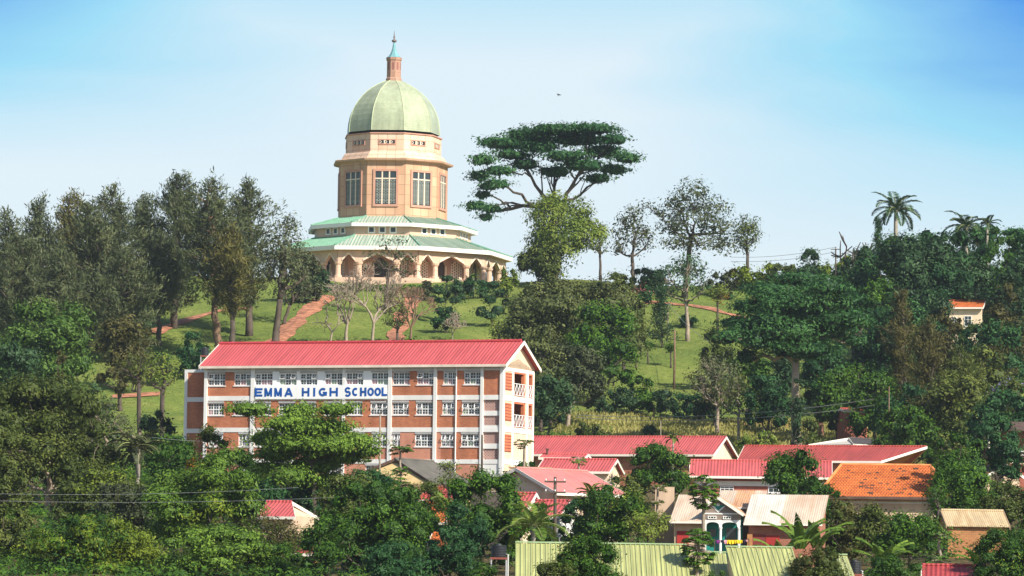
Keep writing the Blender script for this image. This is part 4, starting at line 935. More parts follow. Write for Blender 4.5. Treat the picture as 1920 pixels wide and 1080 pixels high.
def window(T, x, z, wd, ht, y=0.0, mat=None, name='window', nx=3, side=None, bars=True):
    mb = MB(); yy = y - 0.05
    def bx(x0, x1, z0, z1, e=0.0):
        if side is None: mb.box(x0, x1, yy - e, y + 0.02, z0, z1)
        else: mb.box(side - 0.02, side + 0.05 + e, x0, x1, z0, z1)
    bx(x, x + wd, z, z + 0.08); bx(x, x + wd, z + ht - 0.08, z + ht); bx(x, x + 0.08, z + 0.08, z + ht - 0.08); bx(x + wd - 0.08, x + wd, z + 0.08, z + ht - 0.08)
    if bars:
        for i in range(1, nx): q = x + wd * i / nx; bx(q - 0.025, q + 0.025, z + 0.08, z + ht - 0.08, -0.01)
        bx(x + 0.08, x + wd - 0.08, z + ht * 0.62, z + ht * 0.62 + 0.05, -0.012)
    bx(x - 0.08, x + wd + 0.08, z - 0.07, z - 0.002, 0.06)
    o = mb.build(name, mat or WINW, T); g = MB()
    if side is None: g.poly([(x + .05, y - 0.012, z + .05), (x + wd - .05, y - 0.012, z + .05), (x + wd - .05, y - 0.012, z + ht - .05), (x + .05, y - 0.012, z + ht - .05)])
    else: g.poly([(side + .012, x + .05, z + .05), (side + .012, x + wd - .05, z + .05), (side + .012, x + wd - .05, z + ht - .05), (side + .012, x + .05, z + ht - .05)])
    g.build('pane', DGL, o)
def door(T, x, z, wd, ht, y, mat):
    mb = MB(); mb.box(x, x + wd, y - 0.05, y + 0.03, z, z + ht); o = mb.build('door', mat, T); h = MB(); h.box(x + wd * .82, x + wd * .9, y - 0.10, y - 0.052, z + ht * .45, z + ht * .52); h.build('handle', DKT, o)
    return o
class House:
    """gabled house: ridge along local x, front wall at y=0 facing the viewer; sized from where its roof is seen"""
    def __init__(s, label, xl, xr, ye, yr, d, th, W, wall, roof, ov=0.6, gov=0.5, xrl=None, xrr=None, base=None, name='house', cat='house', verge=VERGE, hip=0.0, cap=None, group=None, fascia=True):
        th = R(th); s.ux = Vector((math.cos(th), -math.sin(th), 0)); s.uy = Vector((math.sin(th), math.cos(th), 0))
        xm = (xl + xr) / 2; O = P(xm, ye, d); s.ze = O.z; gz = min(tz(O.x, d), tz(O.x, d + W)) - 0.4 if base is None else base
        s.O = Vector((O.x, O.y, gz)); s.W = W; s.T = thing(name, label, cat, s.O, -th, group); T = s.T
        ze = s.ze - gz; s.loc = s.plane(-ov)
        x0, x1 = s.at(xl, ye, -ov)[0], s.at(xr, ye, -ov)[0]; zr = s.at(xm, yr, W / 2)[1]
        r0 = s.at(xrl, yr, W / 2)[0] if xrl else x0; r1 = s.at(xrr, yr, W / 2)[0] if xrr else x1
        r0 += hip; r1 -= hip; s.x0, s.x1, s.zr, s.zee, s.r0, s.r1 = x0, x1, zr, ze, r0, r1
        slope = (zr - ze) / (W / 2 + ov); zw = ze + slope * ov - 0.06
        s.wx0, s.wx1, s.zw = x0 + gov, x1 - gov, zw
        mb = MB()
        if hip: mb.box(s.wx0, s.wx1, 0, W, 0, zw)
        else:
            g0, g1 = r0 + gov, r1 - gov; f = [(0, 0), (0, 1)]
            A = [(s.wx0, 0, 0), (s.wx0, 0, zw), (g0, W / 2, zr - 0.08), (s.wx0, W, zw), (s.wx0, W, 0)]; B = [(s.wx1, 0, 0), (s.wx1, 0, zw), (g1, W / 2, zr - 0.08), (s.wx1, W, zw), (s.wx1, W, 0)]
            mb.poly(A[::-1]); mb.poly(B); mb.poly([A[0], B[0], B[1], A[1]]); mb.poly([B[4], A[4], A[3], B[3]])
        mb.build('wall', wall, T)
        mb = MB(); tk = (0, 0, 0.09)
        mb.prism([(x0, -ov, ze), (x1, -ov, ze), (r1, W / 2, zr), (r0, W / 2, zr)], tk); mb.prism([(x1, W + ov, ze), (x0, W + ov, ze), (r0, W / 2, zr + .001), (r1, W / 2, zr + .001)], tk)
        if hip: mb.prism([(x1, -ov, ze), (x1, W + ov, ze), (r1, W / 2, zr)], tk); mb.prism([(x0, W + ov, ze), (x0, -ov, ze), (r0, W / 2, zr)], tk)
        s.roof = mb.build('roof', roof, T)
        mb = MB(); mb.tube([(r0, W / 2, zr + 0.09), (r1, W / 2, zr + 0.09)], 0.13, 6)
        if hip:
            for q, e in ((r0, x0), (r1, x1)): mb.tube([(q, W / 2, zr + 0.09), (e, -ov, ze + 0.09)], 0.12, 6)
        mb.build('ridge_cap', cap or roof, s.roof)
        if fascia: mb = MB(); mb.box(x0, x1, -ov - 0.04, -ov, ze - 0.12, ze + 0.10); mb.build('fascia', verge, T)
        if not hip:
            for xx, rr, e in ((x0, r0, -0.05), (x1, r1, 0.05)):
                mb = MB()
                for yy in (-ov, W + ov): mb.prism([(xx, yy, ze - 0.14), (rr, W / 2, zr - 0.14), (rr, W / 2, zr + 0.12), (xx, yy, ze + 0.12)], (e, 0, 0))
                mb.build('bargeboard', verge, T)
    def plane(s, y): return s.O + s.uy * y
    def at(s, px, py, y=0.0):
        r = ray(px, py); q = s.plane(y); t = q.dot(s.uy) / r.dot(s.uy); p = r * t - s.O; return p.dot(s.ux), p.z
    def win(s, xa, ya, xb, yb, **k):
        a, b = s.at(xa, yb), s.at(xb, ya); window(s.T, a[0], a[1], b[0] - a[0], b[1] - a[1], 0.0, **k)
    def door(s, xa, ya, xb, yb, mat):
        a, b = s.at(xa, yb), s.at(xb, ya); door(s.T, a[0], a[1], b[0] - a[0], b[1] - a[1], 0.0, mat)
    def band(s, ya, yb, mat, name='wall_band', e=0.03):
        xm = 0; z0 = s.at(*(s.px_mid, yb))[1]; z1 = s.at(*(s.px_mid, ya))[1]; mb = MB(); mb.box(s.wx0, s.wx1, -e, 0, z0, z1); mb.build(name, mat, s.T)
G2 = 'red roofed school blocks'
h = House('long low block with bright red roof and cream gable, right of the school', 955, 1338, 854, 820.5, 455, 20, 7.5, WCREAM, RED, 0.8, 0.5, group=G2); h.px_mid = 1150
mb = MB(); mb.box(h.wx0, h.wx1 - .01, -0.03, 0, 0, h.zw); mb.build('front_wall', WBRICK, h.T)
h = House('red roofed block with white banded wall, in front of the block with open gable', 1292, 1560, 896, 866, 408, 4, 7, WRED, RED, 0.8, 0.5, group=G2); h.px_mid = 1380
h.band(902, 911, WWHITE); 
for a, b in ((1350, 1376), (1440, 1470)): h.win(a, 912, b, 924)
h = House('broad dull red roof with double white verge on its right gable', 1382, 1652, 866, 838, 445, 16, 13, plain('wall_orange', (0.50, 0.20, 0.11), 0.85), RED2, 0.7, 0.5, xrl=1396, xrr=1738, group=G2)
h = House('small red roof with cream gable behind the tan parapet', 1004, 1143, 886, 863, 400, 14, 5.5, WCREAM, RED, 0.5, 0.35, group='small red roofed houses')
h = House('narrow red strip of roof with a chimney pipe above the small red roof', 1010, 1096, 860, 853, 425, 12, 3, WBRICK, RED, 0.4, 0.3, group='small red roofed houses')
mb = MB(); q = h.at(1026, 855, 1.2); mb.tube([(q[0], 1.2, q[1] - .5), (q[0], 1.2, q[1] + 0.65)], 0.12, 8); mb.tube([(q[0], 1.2, q[1] + 0.6), (q[0], 1.2, q[1] + 0.75)], 0.17, 8); mb.build('chimney', DKT, h.T)
h = House('house with faded pink corrugated roof and cream gable turned to the viewer', 1044, 1180, 929, 886.5, 330, -46, 9, WTAN, PINKR, 0.7, 0.5, xrl=967, xrr=1101)
h = House('small red roofed house with white front behind the dark pole', 985, 1050, 971, 941, 312, 16, 4.5, WWHITE, RED, 0.5, 0.3, group='small red roofed houses'); h.win(1013, 986, 1029, 1022, nx=2); 
h = House('red roof peeping out left of the coconut palm', 940, 985, 962, 927, 322, 20, 4, WCREAM, RED, 0.4, 0.3, group='small red roofed houses')
h = House('large hipped roof of orange clay tiles with missing tiles', 1530, 1800, 934, 874, 352, 3, 10, WTAN, TILE, 0.9, 0.6, hip=2.2, verge=DKT, name='tiled_house', cap=plain('tile_ridge', (0.66, 0.24, 0.08), 0.7, 0.2, 3.0))
mb = MB(); rnd_ = random.Random(3); sl_ = (h.zr - h.zee) / 5.9
for i in range(46):
    x_ = rnd_.uniform(h.x0 + 2.5, h.x1 - 2.5); t_ = rnd_.uniform(0.4, 5.4); zz = h.zee + sl_ * t_ + 0.095; a_, b_ = rnd_.uniform(.07, .17), rnd_.uniform(.05, .11)
    mb.box(x_ - a_, x_ + a_, -0.9 + t_ - b_, -0.9 + t_ + b_, zz - 0.06, zz + sl_ * b_ + 0.02)
mb.build('tile_gap', DKT, h.roof)['kind'] = 'stuff'
h.px_mid = 1650; h.band(940, 944, WWHITE)
h = House('red roofed house half hidden by brown leaves at bottom left', 480, 553, 971, 943, 332, 18, 4.5, WTAN, RED, 0.5, 0.3, xrl=500, xrr=547, group='small red roofed houses')
h = House('ochre house with plain dark edged gable facing the viewer below the school', 813, 900, 912, 870, 385, -62, 9.5, WOCH, plain('roof_grey_brown', (0.12, 0.11, 0.09), 0.8, 0.2), 0.4, 0.3, xrl=740, xrr=812, verge=DKT); 
h = House('dull red roof with rounded hip, right of the yellow gable', 780, 860, 940, 916, 350, 4, 5, WTAN, RED2, 0.5, 0.3, hip=1.2, group='small red roofed houses')
h = House('orange tiled roof below the dull red hip', 786, 850, 982, 944, 322, 6, 5, WTAN, TILE, 0.5, 0.3, name='tiled_house')
h = House('white house with red verge low in the trees at bottom centre', 800, 856, 1030, 1003, 292, 8, 4, WWHITE, TILE, 0.5, 0.3); h.win(812, 1045, 836, 1066)
h = House('orange walled hut under the brown leaves at bottom left', 545, 592, 1040, 1028, 300, 10, 3, WOB, RED2, 0.3, 0.2, name='hut', cat='hut')
h = House('low house with tan sheet roof and orange brick wall at the right', 1775, 1893, 988, 960, 318, -4, 4.5, WOB, TANR, 0.3, 0.15, fascia=False, verge=plain('verge_tan', (0.4, 0.28, 0.16), 0.8))
h = House('red ribbed roof at the bottom right corner', 1728, 1850, 1090, 1063, 268, 6, 4.5, WTAN, sheet('roof_red_ribbed', (0.36, 0.05, 0.05), 0.3, 1.0, 0.15, 0.3, 0.6), 0.5, 0.3, group='small red roofed houses')
h = House('white walled house with orange roof glimpsed among the dark trees', 1775, 1843, 578, 565, 548, 12, 6, WCREAM, TILE, 0.5, 0.3); h.win(1808, 592, 1822, 612, nx=2); h.win(1784, 594, 1794, 610, nx=2)
h = House('rust red shed with flat front on the grass bank', 1583, 1628, 771.5, 768, 492, -8, 4, WRED, RED2, 0.15, 0.1, name='shed', cat='shed')
mb = MB(); q = h.at(1628, 790)[0]; mb.prism([(q + .02, 0.3, 0.2), (q + 2.6, 0.3, 0.2), (q + 2.6, 0.3, 1.6), (q + .02, 0.3, 2.9)], (0, 3, 0)); mb.build('lean_to', WRED, h.T)
h = House('grey shed with dark sloping roof behind the dull red roof', 1600, 1652, 836, 825, 468, -50, 5, plain('wall_grey', (0.50, 0.46, 0.40), 0.8), plain('roof_dark', (0.07, 0.06, 0.06), 0.7), 0.5, 0.3, xrl=1592, xrr=1650, name='shed', cat='shed')
# tan parapet in front of the low red roofs
A_, B_ = P(955, 877, 372), P(1076, 879, 372); gz = tz(A_.x, 372) - .4; T = thing('parapet_wall', 'tan rendered wall with stained top in front of the small red roof', 'wall', (A_.x, 372, gz)); mb = MB()
mb.box(0, (B_.x - A_.x) * 0.66, 0, 0.4, 0, A_.z - gz); mb.box((B_.x - A_.x) * 0.66, B_.x - A_.x, 0.02, 0.4, 0, A_.z - gz - 0.35); mb.build('wall_body', WTAN, T); mb = MB(); mb.box(-.1, (B_.x - A_.x) * .66, -0.07, 0.45, A_.z - gz, A_.z - gz + .1); mb.build('coping', plain('coping', (0.42, 0.26, 0.16), 0.9), T)
# teal gabled house with cream sheet roofs
def teal():
    d = 300.0; O = P(1322, 1030, d); gz = tz(O.x, d + 4) - 1.2; O.z = gz; th = R(8)
    T = thing('teal_house', 'house with teal painted porch gable between cream sheet roofs', 'house', O, -th)
    ux = Vector((math.cos(th), -math.sin(th), 0)); uy = Vector((math.sin(th), math.cos(th), 0))
    def at(px, py, y=0.0): r = ray(px, py); q = O + uy * y; t = q.dot(uy) / r.dot(uy); p = r * t - O; return p.dot(ux), p.z
    X = lambda px, y=0.0: at(px, 980, y)[0]; Z = lambda py, y=0.0: at(1350, py, y)[1]
    grey = plain('porch_grey', (0.27, 0.21, 0.17), 0.85, 0.1); wht = WWHITE
    # porch front
    mb = MB(); x0, x1 = X(1322), X(1388); ap = (X(1347), Z(936))
    def arch(a, b, z0, zs, zt): m = (a + b) / 2; r = (b - a) / 2; return [(a, z0)] + [(m - r * math.cos(R(t)), zs + (zt - zs) * math.sin(R(t)) ** .6) for t in range(0, 181, 20)] + [(b, z0)]
    zl, zs_ = Z(975), Z(988); a1, b1, a2, b2 = X(1324), X(1348.5), X(1353), X(1383)
    pts = [(x0, 0)] + arch(a1, b1, 0, zs_, zl - .15) + arch(a2, b2, 0, zs_, zl - .15) + [(x1, 0), (x1, zl), (x0, zl)]
    mb.prism([(x, 0, z) for x, z in pts], (0, 0.25, 0)); mb.build('porch_arch', wht, T)
    mb = MB(); mb.prism([(x0, 0.003, zl), (x1, 0.003, zl), (x1, 0.003, Z(963)), (ap[0], 0.003, ap[1]), (x0, 0.003, Z(951))], (0, 0.24, 0)); mb.build('porch_gable', grey, T)
    mb = MB(); mb.box(x0, x1, -0.04, 0.002, Z(964.5), Z(961.8)); mb.build('gable_band', wht, T)
    mb = MB(); m = ap[0] - 0.02
    mb.prism([(X(1334), -0.03, Z(949)), (X(1360), -0.03, Z(949)), (m, -0.03, Z(961.5))][::-1], (0, 0.032, 0), 0); mb.prism([(X(1337), -0.06, Z(946)), (X(1360), -0.06, Z(947.5)), (X(1355), -0.06, Z(950)), (m, -0.06, Z(957)), (X(1340), -0.06, Z(950))][::-1], (0, 0.028, 0), 1)
    mb.prism([(m - .1, -0.09, Z(949)), (m + .1, -0.09, Z(949)), (m + .1, -0.09, Z(944)), (m - .1, -0.09, Z(944))][::-1], (0, 0.029, 0), 0); mb.build('gable_ornament', [wht, TEAL], T)
    for a, b in ((1327, 1343.5), (1355.5, 1371)):
        z0, z1 = Z(973.5), Z(967.5); mb = MB(); mb.box(X(a), X(b), -0.06, 0.001, z0, z0 + .05); mb.box(X(a), X(b), -0.06, 0.001, z1 - .05, z1); mb.box(X(a), X(a) + .07, -.06, .001, z0 + .05, z1 - .05); mb.box(X(b) - .07, X(b), -.06, .001, z0 + .05, z1 - .05)
        for i in (1, 2): q = X(a) + (X(b) - X(a)) * i / 3; mb.box(q - .02, q + .02, -.05, .001, z0 + .05, z1 - .05)
        mb.box(X(a) + .07, X(b) - .07, -0.004, 0.0, z0 + .05, z1 - .05, 1); mb.build('vent_window', [wht, DGL], T)
    for q in (1351, 1386): mb = MB(); mb.tube([(X(q), -0.06, 0), (X(q), -0.06, zs_ - .05)], 0.09, 8); mb.tube([(X(q), -0.06, zs_ - .12), (X(q), -0.06, zs_)], 0.14, 8); mb.build('column', wht, T)
    # porch roof: two slopes running back
    mb = MB(); dp = 5.0; lf = (X(1321.5) - .1, Z(952.5)); rt = (X(1395.5), Z(966.5)); up = Vector((0, 0, .09))
    mb.prism([(lf[0], -0.35, lf[1]), (ap[0], -0.35, ap[1] + .04), (ap[0], dp, ap[1] + .04), (lf[0], dp, lf[1])], up); mb.prism([(ap[0], -0.35, ap[1] + .041), (rt[0], -0.35, rt[1]), (rt[0], dp, rt[1]), (ap[0], dp, ap[1] + .041)], up); mb.build('porch_roof', RUSTR, T)
    mb = MB(); mb.bar((lf[0], -0.38, lf[1] + .02), (ap[0], -0.38, ap[1] + .08), 0.06, 0.2); mb.bar((ap[0], -0.385, ap[1] + .08), (rt[0], -0.385, rt[1] + .02), 0.06, 0.2); mb.build('bargeboard', VERGE, T)
    # porch inside
    mb = MB(); mb.box(x0 - .1, x1 + .05, 1.3, 1.5, 0, zl + .6); mb.build('porch_wall', TEAL, T)
    for a, b, z1, m in ((1331, 1343, 992, DGL), (1362, 1380, 990, DGL)): mb = MB(); mb.box(X(a, 1.3), X(b, 1.3), 1.22, 1.299, Z(1030, 1.3) if a > 1350 else Z(1006, 1.3), Z(z1, 1.3)); mb.build('window' if a < 1350 else 'door', m, T)
    # right wing
    def wing(xl, xr, yr, ye, y0, rise_y, mats, zw, wallm, xrl=None, name='roof'):
        mb = MB(); a = at(xl, ye, y0)[0]; b = at(xr, ye, y0)[0]; z0 = at((xl + xr) / 2, ye, y0)[1]; z1 = at((xl + xr) / 2, yr, y0 + rise_y)[1]
        cuts = [a] + [a + (b - a) * f for f, _ in mats[:-1]] + [b]
        for (p, q, (_, m)), i in zip(zip(cuts, cuts[1:], mats), range(9)): mb.prism([(p, y0, z0 + .004 * i), (q, y0, z0 + .004 * i), (q, y0 + rise_y, z1 + .004 * i), (p, y0 + rise_y, z1 + .004 * i)], (0, 0, .06), i)
        o = mb.build(name, [m for _, m in mats], T)
        mb = MB(); mb.box(a + .3, b - .2, y0 + .7, y0 + rise_y - .2, 0, z0 + .15); mb.poly([(a + .3, y0 + rise_y - .2, 0), (b - .2, y0 + rise_y - .2, 0), (b - .2, y0 + rise_y - .2, z1 - .1), (a + .3, y0 + rise_y - .2, z1 - .1)]); mb.build('wall', wallm, T)
        mb = MB(); mb.box(a, b, y0 - .04, y0, z0 - .09, z0 + .05); mb.build('fascia', VERGE, T)
        return a, b, z0, z1
    wing(1394, 1542, 929, 983, -0.3, 6.5, [(0.45, PALER), (1, CREAMR)], 0, WBRICK)
    wing(1255, 1322, 929, 979, -0.1, 6.5, [(1, CREAMR)], 0, WTAN)
    wing(1340, 1428, 921, 952, 5.6, 5, [(0.36, CREAMR), (0.75, RUSTR), (1, CREAMR)], 0, WTAN)
    mb = MB(); mb.box(X(1228, 6.2), X(1263, 6.2), 6.2, 6.5, 0, Z(914, 6.2)); mb.build('parapet', WTAN, T)
    for a, b, ya, m in ((1411, 1436, 1001, plain('door_maroon', (0.20, 0.04, 0.035), 0.7)), (1436.5, 1462, 1003, DOORR)): mb = MB(); mb.box(X(a, .4), X(b, .4), 0.32, 0.398, 0, Z(ya, .4)); mb.build('door', m, T)
    mb = MB(); mb.box(X(1402, 0), X(1410.5, 0), -0.25, 0.38, 0, Z(1001)); mb.build('brick_pillar', WOB, T)
    mb = MB(); mb.box(X(1268), X(1290), 0.52, 0.598, Z(1024), Z(996)); mb.build('door', DOORR, T)
    # washing on a line in front of the porch
    return T, at
TH, tat = teal()
def washing():
    d = 297.0; a, b = P(1340, 1013, d), P(1404, 1012, d); T = thing('clothes_line', 'thin washing line stretched before the teal porch', 'clothes line', a); mb = MB(); v = b - a
    mb.tube(curve((0, 0, 0), v, -0.05, 8), 0.015, 4, cap=False); mb.build('cord', DKT, T); mb = MB(); gz = tz(a.x, d) - a.z
    for p in (Vector((0, 0, 0)), v): mb = MB(); mb.tube([p + Vector((0, 0, .1)), (p.x, p.y, gz)], 0.03, 5); mb.build('post', DKT, T)
    rng = random.Random(4)
    for (x0, x1, y1, c, lb) in ((1343, 1350, 1019, (0.22, 0.03, 0.2), 'purple cloth at the left end of the washing line'), (1351, 1357, 1018, (0.03, 0.03, 0.05), 'dark garment on the washing line beside the purple cloth'), (1357.5, 1363, 1020, (0.75, 0.42, 0.48), 'pale pink garment on the washing line'), (1363.5, 1379, 1020, (0.75, 0.52, 0.02), 'yellow sheet in the middle of the washing line, the wider one'), (1379.5, 1392, 1019, (0.80, 0.56, 0.02), 'second yellow sheet on the washing line next to the wider one'), (1394, 1398, 1021, (0.05, 0.03, 0.06), 'dark shirt at the right end of the washing line'), (1398.5, 1402, 1016, (0.7, 0.4, 0.42), 'small pink cloth by the brick pillar')):
        p, q = P(x0, 1013, d), P(x1, 1013, d); h_ = (y1 - 1013) * d / F; o = thing('garment', lb, 'laundry', p, 0, 'washing on the line'); mb = MB(); n = 8; wd = q.x - p.x
        pr = [(wd * i / n, 0.04 * math.sin(i * 2.1)) for i in range(n + 1)]
        for i in range(n):
            dz = 0.03 * math.sin(i * 1.3); (xa, ya), (xb, yb) = pr[i], pr[i + 1]
            mb.prism([(xa, ya * 1.6 - .03, -h_ + dz), (xb, yb * 1.6 - .03, -h_ + dz), (xb, -.02, 0.02), (xa, -.02, 0.02)], (0, 0.012, 0))
            mb.prism([(xa, .03, -h_ * .6), (xb, .03, -h_ * .6), (xb, .02, 0.02), (xa, .02, 0.02)], (0, 0.012, 0))
        mb.build('cloth', plain('cloth_' + lb[:6] + str(x0), c, 0.9, 0.1, 4), o)
washing()
# green ribbed roofs along the bottom
def green(label, xl, xr, yt, d, dn, lean=0.0, cut=None):
    a, b = P(xl, yt, d), P(xr, yt, d); gz = tz(a.x, d - 5) - .3; T = thing('green_roofed_shed', label, 'shed', (a.x, d, gz), 0, 'sheds with green ribbed roofs'); w_ = b.x - a.x; zt = a.z - gz; run = 7.5; zb = zt - dn
    mb = MB(); mb.prism([(lean, -run, zb), (w_ + lean, -run, zb), (w_, 0, zt), (0, 0, zt)], (0, 0, .05), 0)
    x_ = 0.02
    while x_ < w_:
        mb.bar((x_ + lean, -run, zb + .07), (x_, 0, zt + .07), 0.045, 0.05, (0, 0, 1), 1); x_ += 0.30
    o = mb.build('roof', [GREENR, plain('rib_green', (0.33, 0.37, 0.16), 0.5, 0.05)], T); mb = MB(); mb.box(-.03, w_ + .03, -.06, .12, zt + .09, zt + .17); mb.build('ridge_cap', plain('green_cap', (0.30, 0.40, 0.22), 0.5), o)
    mb = MB(); mb.poly([(.15, 0.0, 0), (.15, 0, zt), (w_ - .15, 0, zt), (w_ - .15, 0, 0)]); mb.box(.15 + lean, w_ - .15 + lean, -run + .3, -run + .5, 0, zb + .0); mb.poly([(w_ - .1, 0, 0), (w_ - .1, 0, zt - .02), (w_ + lean - .1, -run + .3, zb - .02), (w_ + lean - .1, -run + .3, 0)]); mb.poly([(.1, 0, 0), (.1, 0, zt - .02), (lean + .1, -run + .3, zb - .02), (lean + .1, -run + .3, 0)]); mb.build('wall', WCREAM, T)
green('long green ribbed roof along the bottom edge, half hidden by a dark tree', 967, 1288, 1020, 258, 3.0)
green('lower narrow green roof between the two larger ones', 1289, 1361, 1038, 259, 2.6)
green('green ribbed roof on the right with slanting left edge', 1361, 1486, 1028, 256, 3.0, 0.45)
green('sliver of green roof behind the brown tinged tree, far right', 1560, 1588, 1043, 262, 1.6)
# veranda house at the right edge
def veranda():
    d = 408.0; O = P(1850, 900, d); gz = tz(O.x, d) - .3; O.z = gz; T = thing('veranda_house', 'shadowed house with white rails and red balustrade at the right edge', 'house', O); k = d / F; X = lambda px: (px - 1850) * k; Z = lambda py: P(1880, py, d).z - gz
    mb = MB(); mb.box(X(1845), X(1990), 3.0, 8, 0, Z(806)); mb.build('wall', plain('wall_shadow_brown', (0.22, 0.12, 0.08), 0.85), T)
    mb = MB(); mb.box(X(1843), X(1995), -0.2, 3.0, Z(868) - .25, Z(868)); mb.build('terrace', WTAN, T)
    mb = MB(); mb.prism([(X(1848), -0.6, Z(808)), (X(1995), -0.6, Z(808)), (X(1995), 5, Z(788)), (X(1848), 5, Z(788))], (0, 0, .1)); mb.build('roof', DKT, T)
    for q in (1853, 1898, 1930): mb = MB(); mb.tube([(X(q), -0.1, Z(868)), (X(q), -0.1, Z(808))], 0.12, 8); mb.build('pillar', VERGE, T)
    mb = MB(); mb.box(X(1884), X(1894), -0.35, 0.1, Z(868), Z(843)); mb.build('post_block', plain('post_orange', (0.62, 0.17, 0.05), 0.7), T)
    for a in (846, 852.5): mb = MB(); mb.bar((X(1855), -0.2, Z(a)), (X(1925), -0.2, Z(a)), .06, .09); mb.build('rail', WINW, T)
    red = plain('baluster_red', (0.22, 0.035, 0.03), 0.7); mb = MB(); mb.box(X(1862), X(1930), -1.6, -1.45, Z(888), Z(886)); mb.box(X(1862), X(1930), -1.6, -1.45, Z(874), Z(871)); mb.build('balustrade_rail', red, T)
    for i in range(9): mb = MB(); q = X(1864) + i * 0.38; mb.box(q, q + .16, -1.58, -1.47, Z(886) + .002, Z(874) - .002); mb.build('baluster', red, T)
    mb = MB(); mb.box(X(1860), X(1995), -1.7, -0.2, 0, Z(888)); mb.build('base_wall', WRED, T)
veranda()
h = House('low red roof with slanting white verge below the veranda', 1800, 1852, 892, 872, 398, 32, 7, WTAN, RED2, 0.5, 0.3, group='small red roofed houses')
# water tanks
def tank(label, px, yt, yb, hw, d):
    k = d / F; B = P(px, yb, d); gz = tz(B.x, d); T = thing('water_tank', label, 'water tank', (B.x, d, gz), 0, 'black water tanks'); r = hw * k; z0 = B.z - gz; z1 = P(px, yt, d).z - gz; h_ = z1 - z0; mb = MB(); pr = [(0.02, z0 + .08), (r, z0 + .08)]
    for i in range(7): z = z0 + .12 + (h_ * 0.74) * i / 6; pr += [(r, z), (r * 1.035, z + h_ * .03), (r * 1.035, z + h_ * .06), (r, z + h_ * .09)]
    pr += [(r * .92, z0 + h_ * .90), (r * .45, z0 + h_ * .96), (r * .42, z1), (0.02, z1)]; mb.lathe(pr, 20); mb.build('barrel', plain('tank_black', (0.025, 0.027, 0.03), 0.35, 0.1), T)
    mb = MB(); mb.lathe([(0.02, z1), (r * .36, z1), (r * .34, z1 + .07), (0.02, z1 + .09)], 14); mb.build('lid', plain('tank_lid', (0.05, 0.05, 0.055), 0.4), T)
    mb = MB(); mb.box(-r * 1.15, r * 1.15, -r * 1.15, r * 1.15, z0 - .06, z0 + .06); mb.build('platform', plain('platform_red', (0.25, 0.07, 0.05), 0.7), T)
    for sx in (-1, 1):
        for sy_ in (-1, 1): mb = MB(); mb.tube([(sx * r, sy_ * r, 0), (sx * r, sy_ * r, z0 - .061)], .05, 6); mb.build('leg', plain('steel_grey', (0.4, 0.4, 0.4), 0.5), T)
    mb = MB(); mb.tube([(r * 1.25, -.1, 0), (r * 1.25, -.1, z0 + h_ * .3), (r * 1.02, 0, z0 + h_ * .3)], .05, 6); mb.build('pipe', plain('pipe_pale', (0.55, 0.55, 0.52), 0.5), T)
tank('black water tank on a tall stand at bottom centre', 935, 1022, 1047, 14, 262); tank('black water tank at bottom right beside the brown tinged bush', 1603, 1052, 1078, 11, 266); tank('small dark tank behind the left end of the school roof', 384, 652, 668, 7, 447)
# poles and wires
def pole(label, px, yt, d, yb=None, r=0.13, mat='bark_dark', arms=1, col=None, gnd=None, nm='utility_pole', cat='pole'):
    g = hit(px, yb) if yb else None; D = g.y if g is not None else d; A = P(px, yt, D); gz = tz(A.x, D); T = thing(nm, label, cat, (A.x, D, gz)); H = A.z - gz; mb = MB(); mb.tube([(0, 0, -.2), (0.03, 0, H * .5), (0, 0, H)], [r, r * .85, r * .7], 7); mb.build('shaft', MATS[mat], T, smooth=True)
    for i in range(arms):
        mb = MB(); z = H - .35 - i * .75; mb.box(-.75, .75, -.16, -.06, z - .06, z + .06); o = mb.build('crossarm', MATS[mat], T); 
        for q in (-.65, 0.0, .65): mb = MB(); mb.lathe([(0.02, z + .06), (.05, z + .08), (.06, z + .15), (.03, z + .2), (.01, z + .21)], 6, 0, 0, q, -.11); mb.build('insulator', WINW, o)
    return Vector((A.x, D, gz + H - .2))
bark('dark'); bark('pale'); bark('brown')
pa = pole('dark wooden pole with insulators beside the coconut palm', 1041, 894, 300, r=.15, arms=2); pb = pole('pale slim pole before the third floor of the school', 713, 776, 368, r=.1, mat='bark_pale', arms=0); pc_ = pole('grey pole rising from the palm between olive tree and school', 262, 812, 376, r=.09, mat='bark_pale', arms=1)
pd = pole('brown wooden pole standing on the right lawn', 1265, 619, 0, 730, r=.16, mat='bark_brown', arms=0); pe = pole('grey leaning pole on the right lawn nearer the crest', 1252, 566, 0, 640, r=.12, mat='bark_pale', arms=1)
pf = pole('pale short post by the hedge row', 1307, 757, 0, 787, r=.13, mat='bark_pale', arms=0, nm='fence_post', cat='post'); pg = pole('orange brown short post in the hedge row', 1226, 762, 0, 788, r=.13, mat='bark_brown', arms=0, nm='fence_post', cat='post'); ph_ = pole('tall thin pale mast above the long red roof', 1239, 790, 470, r=.06, mat='bark_pale', arms=0, nm='mast', cat='mast'); pi_ = pole('dark pole against the right corner panel of the school', 904, 815, 412, r=.13, arms=0)
pj = pole('small pole with wires on the right skyline', 1567, 463, 620, r=.14, arms=1); pk = pole('wooden pole in the dark wood at right', 1667, 725, 478, r=.09, mat='bark_brown', arms=0)
def wire(label, a, b, sag, r=0.013, col=(0.22, 0.23, 0.23)):
    a, b = Vector(a), Vector(b); mb = MB(); mb.tube(curve((0, 0, 0), b - a, -sag, 20), r, 4, cap=False); o = mb.build('power_line', plain('wire_%d' % (col[0] * 100), col, 0.5), None, loc=a); tag(o, label, 'power line', 'overhead wires')
wire('upper pale wire crossing the lower left trees', P(-40, 925, 296), P(560, 914, 296), .25); wire('lower pale wire crossing the lower left trees', P(-40, 938, 297), P(640, 932, 297), .25)
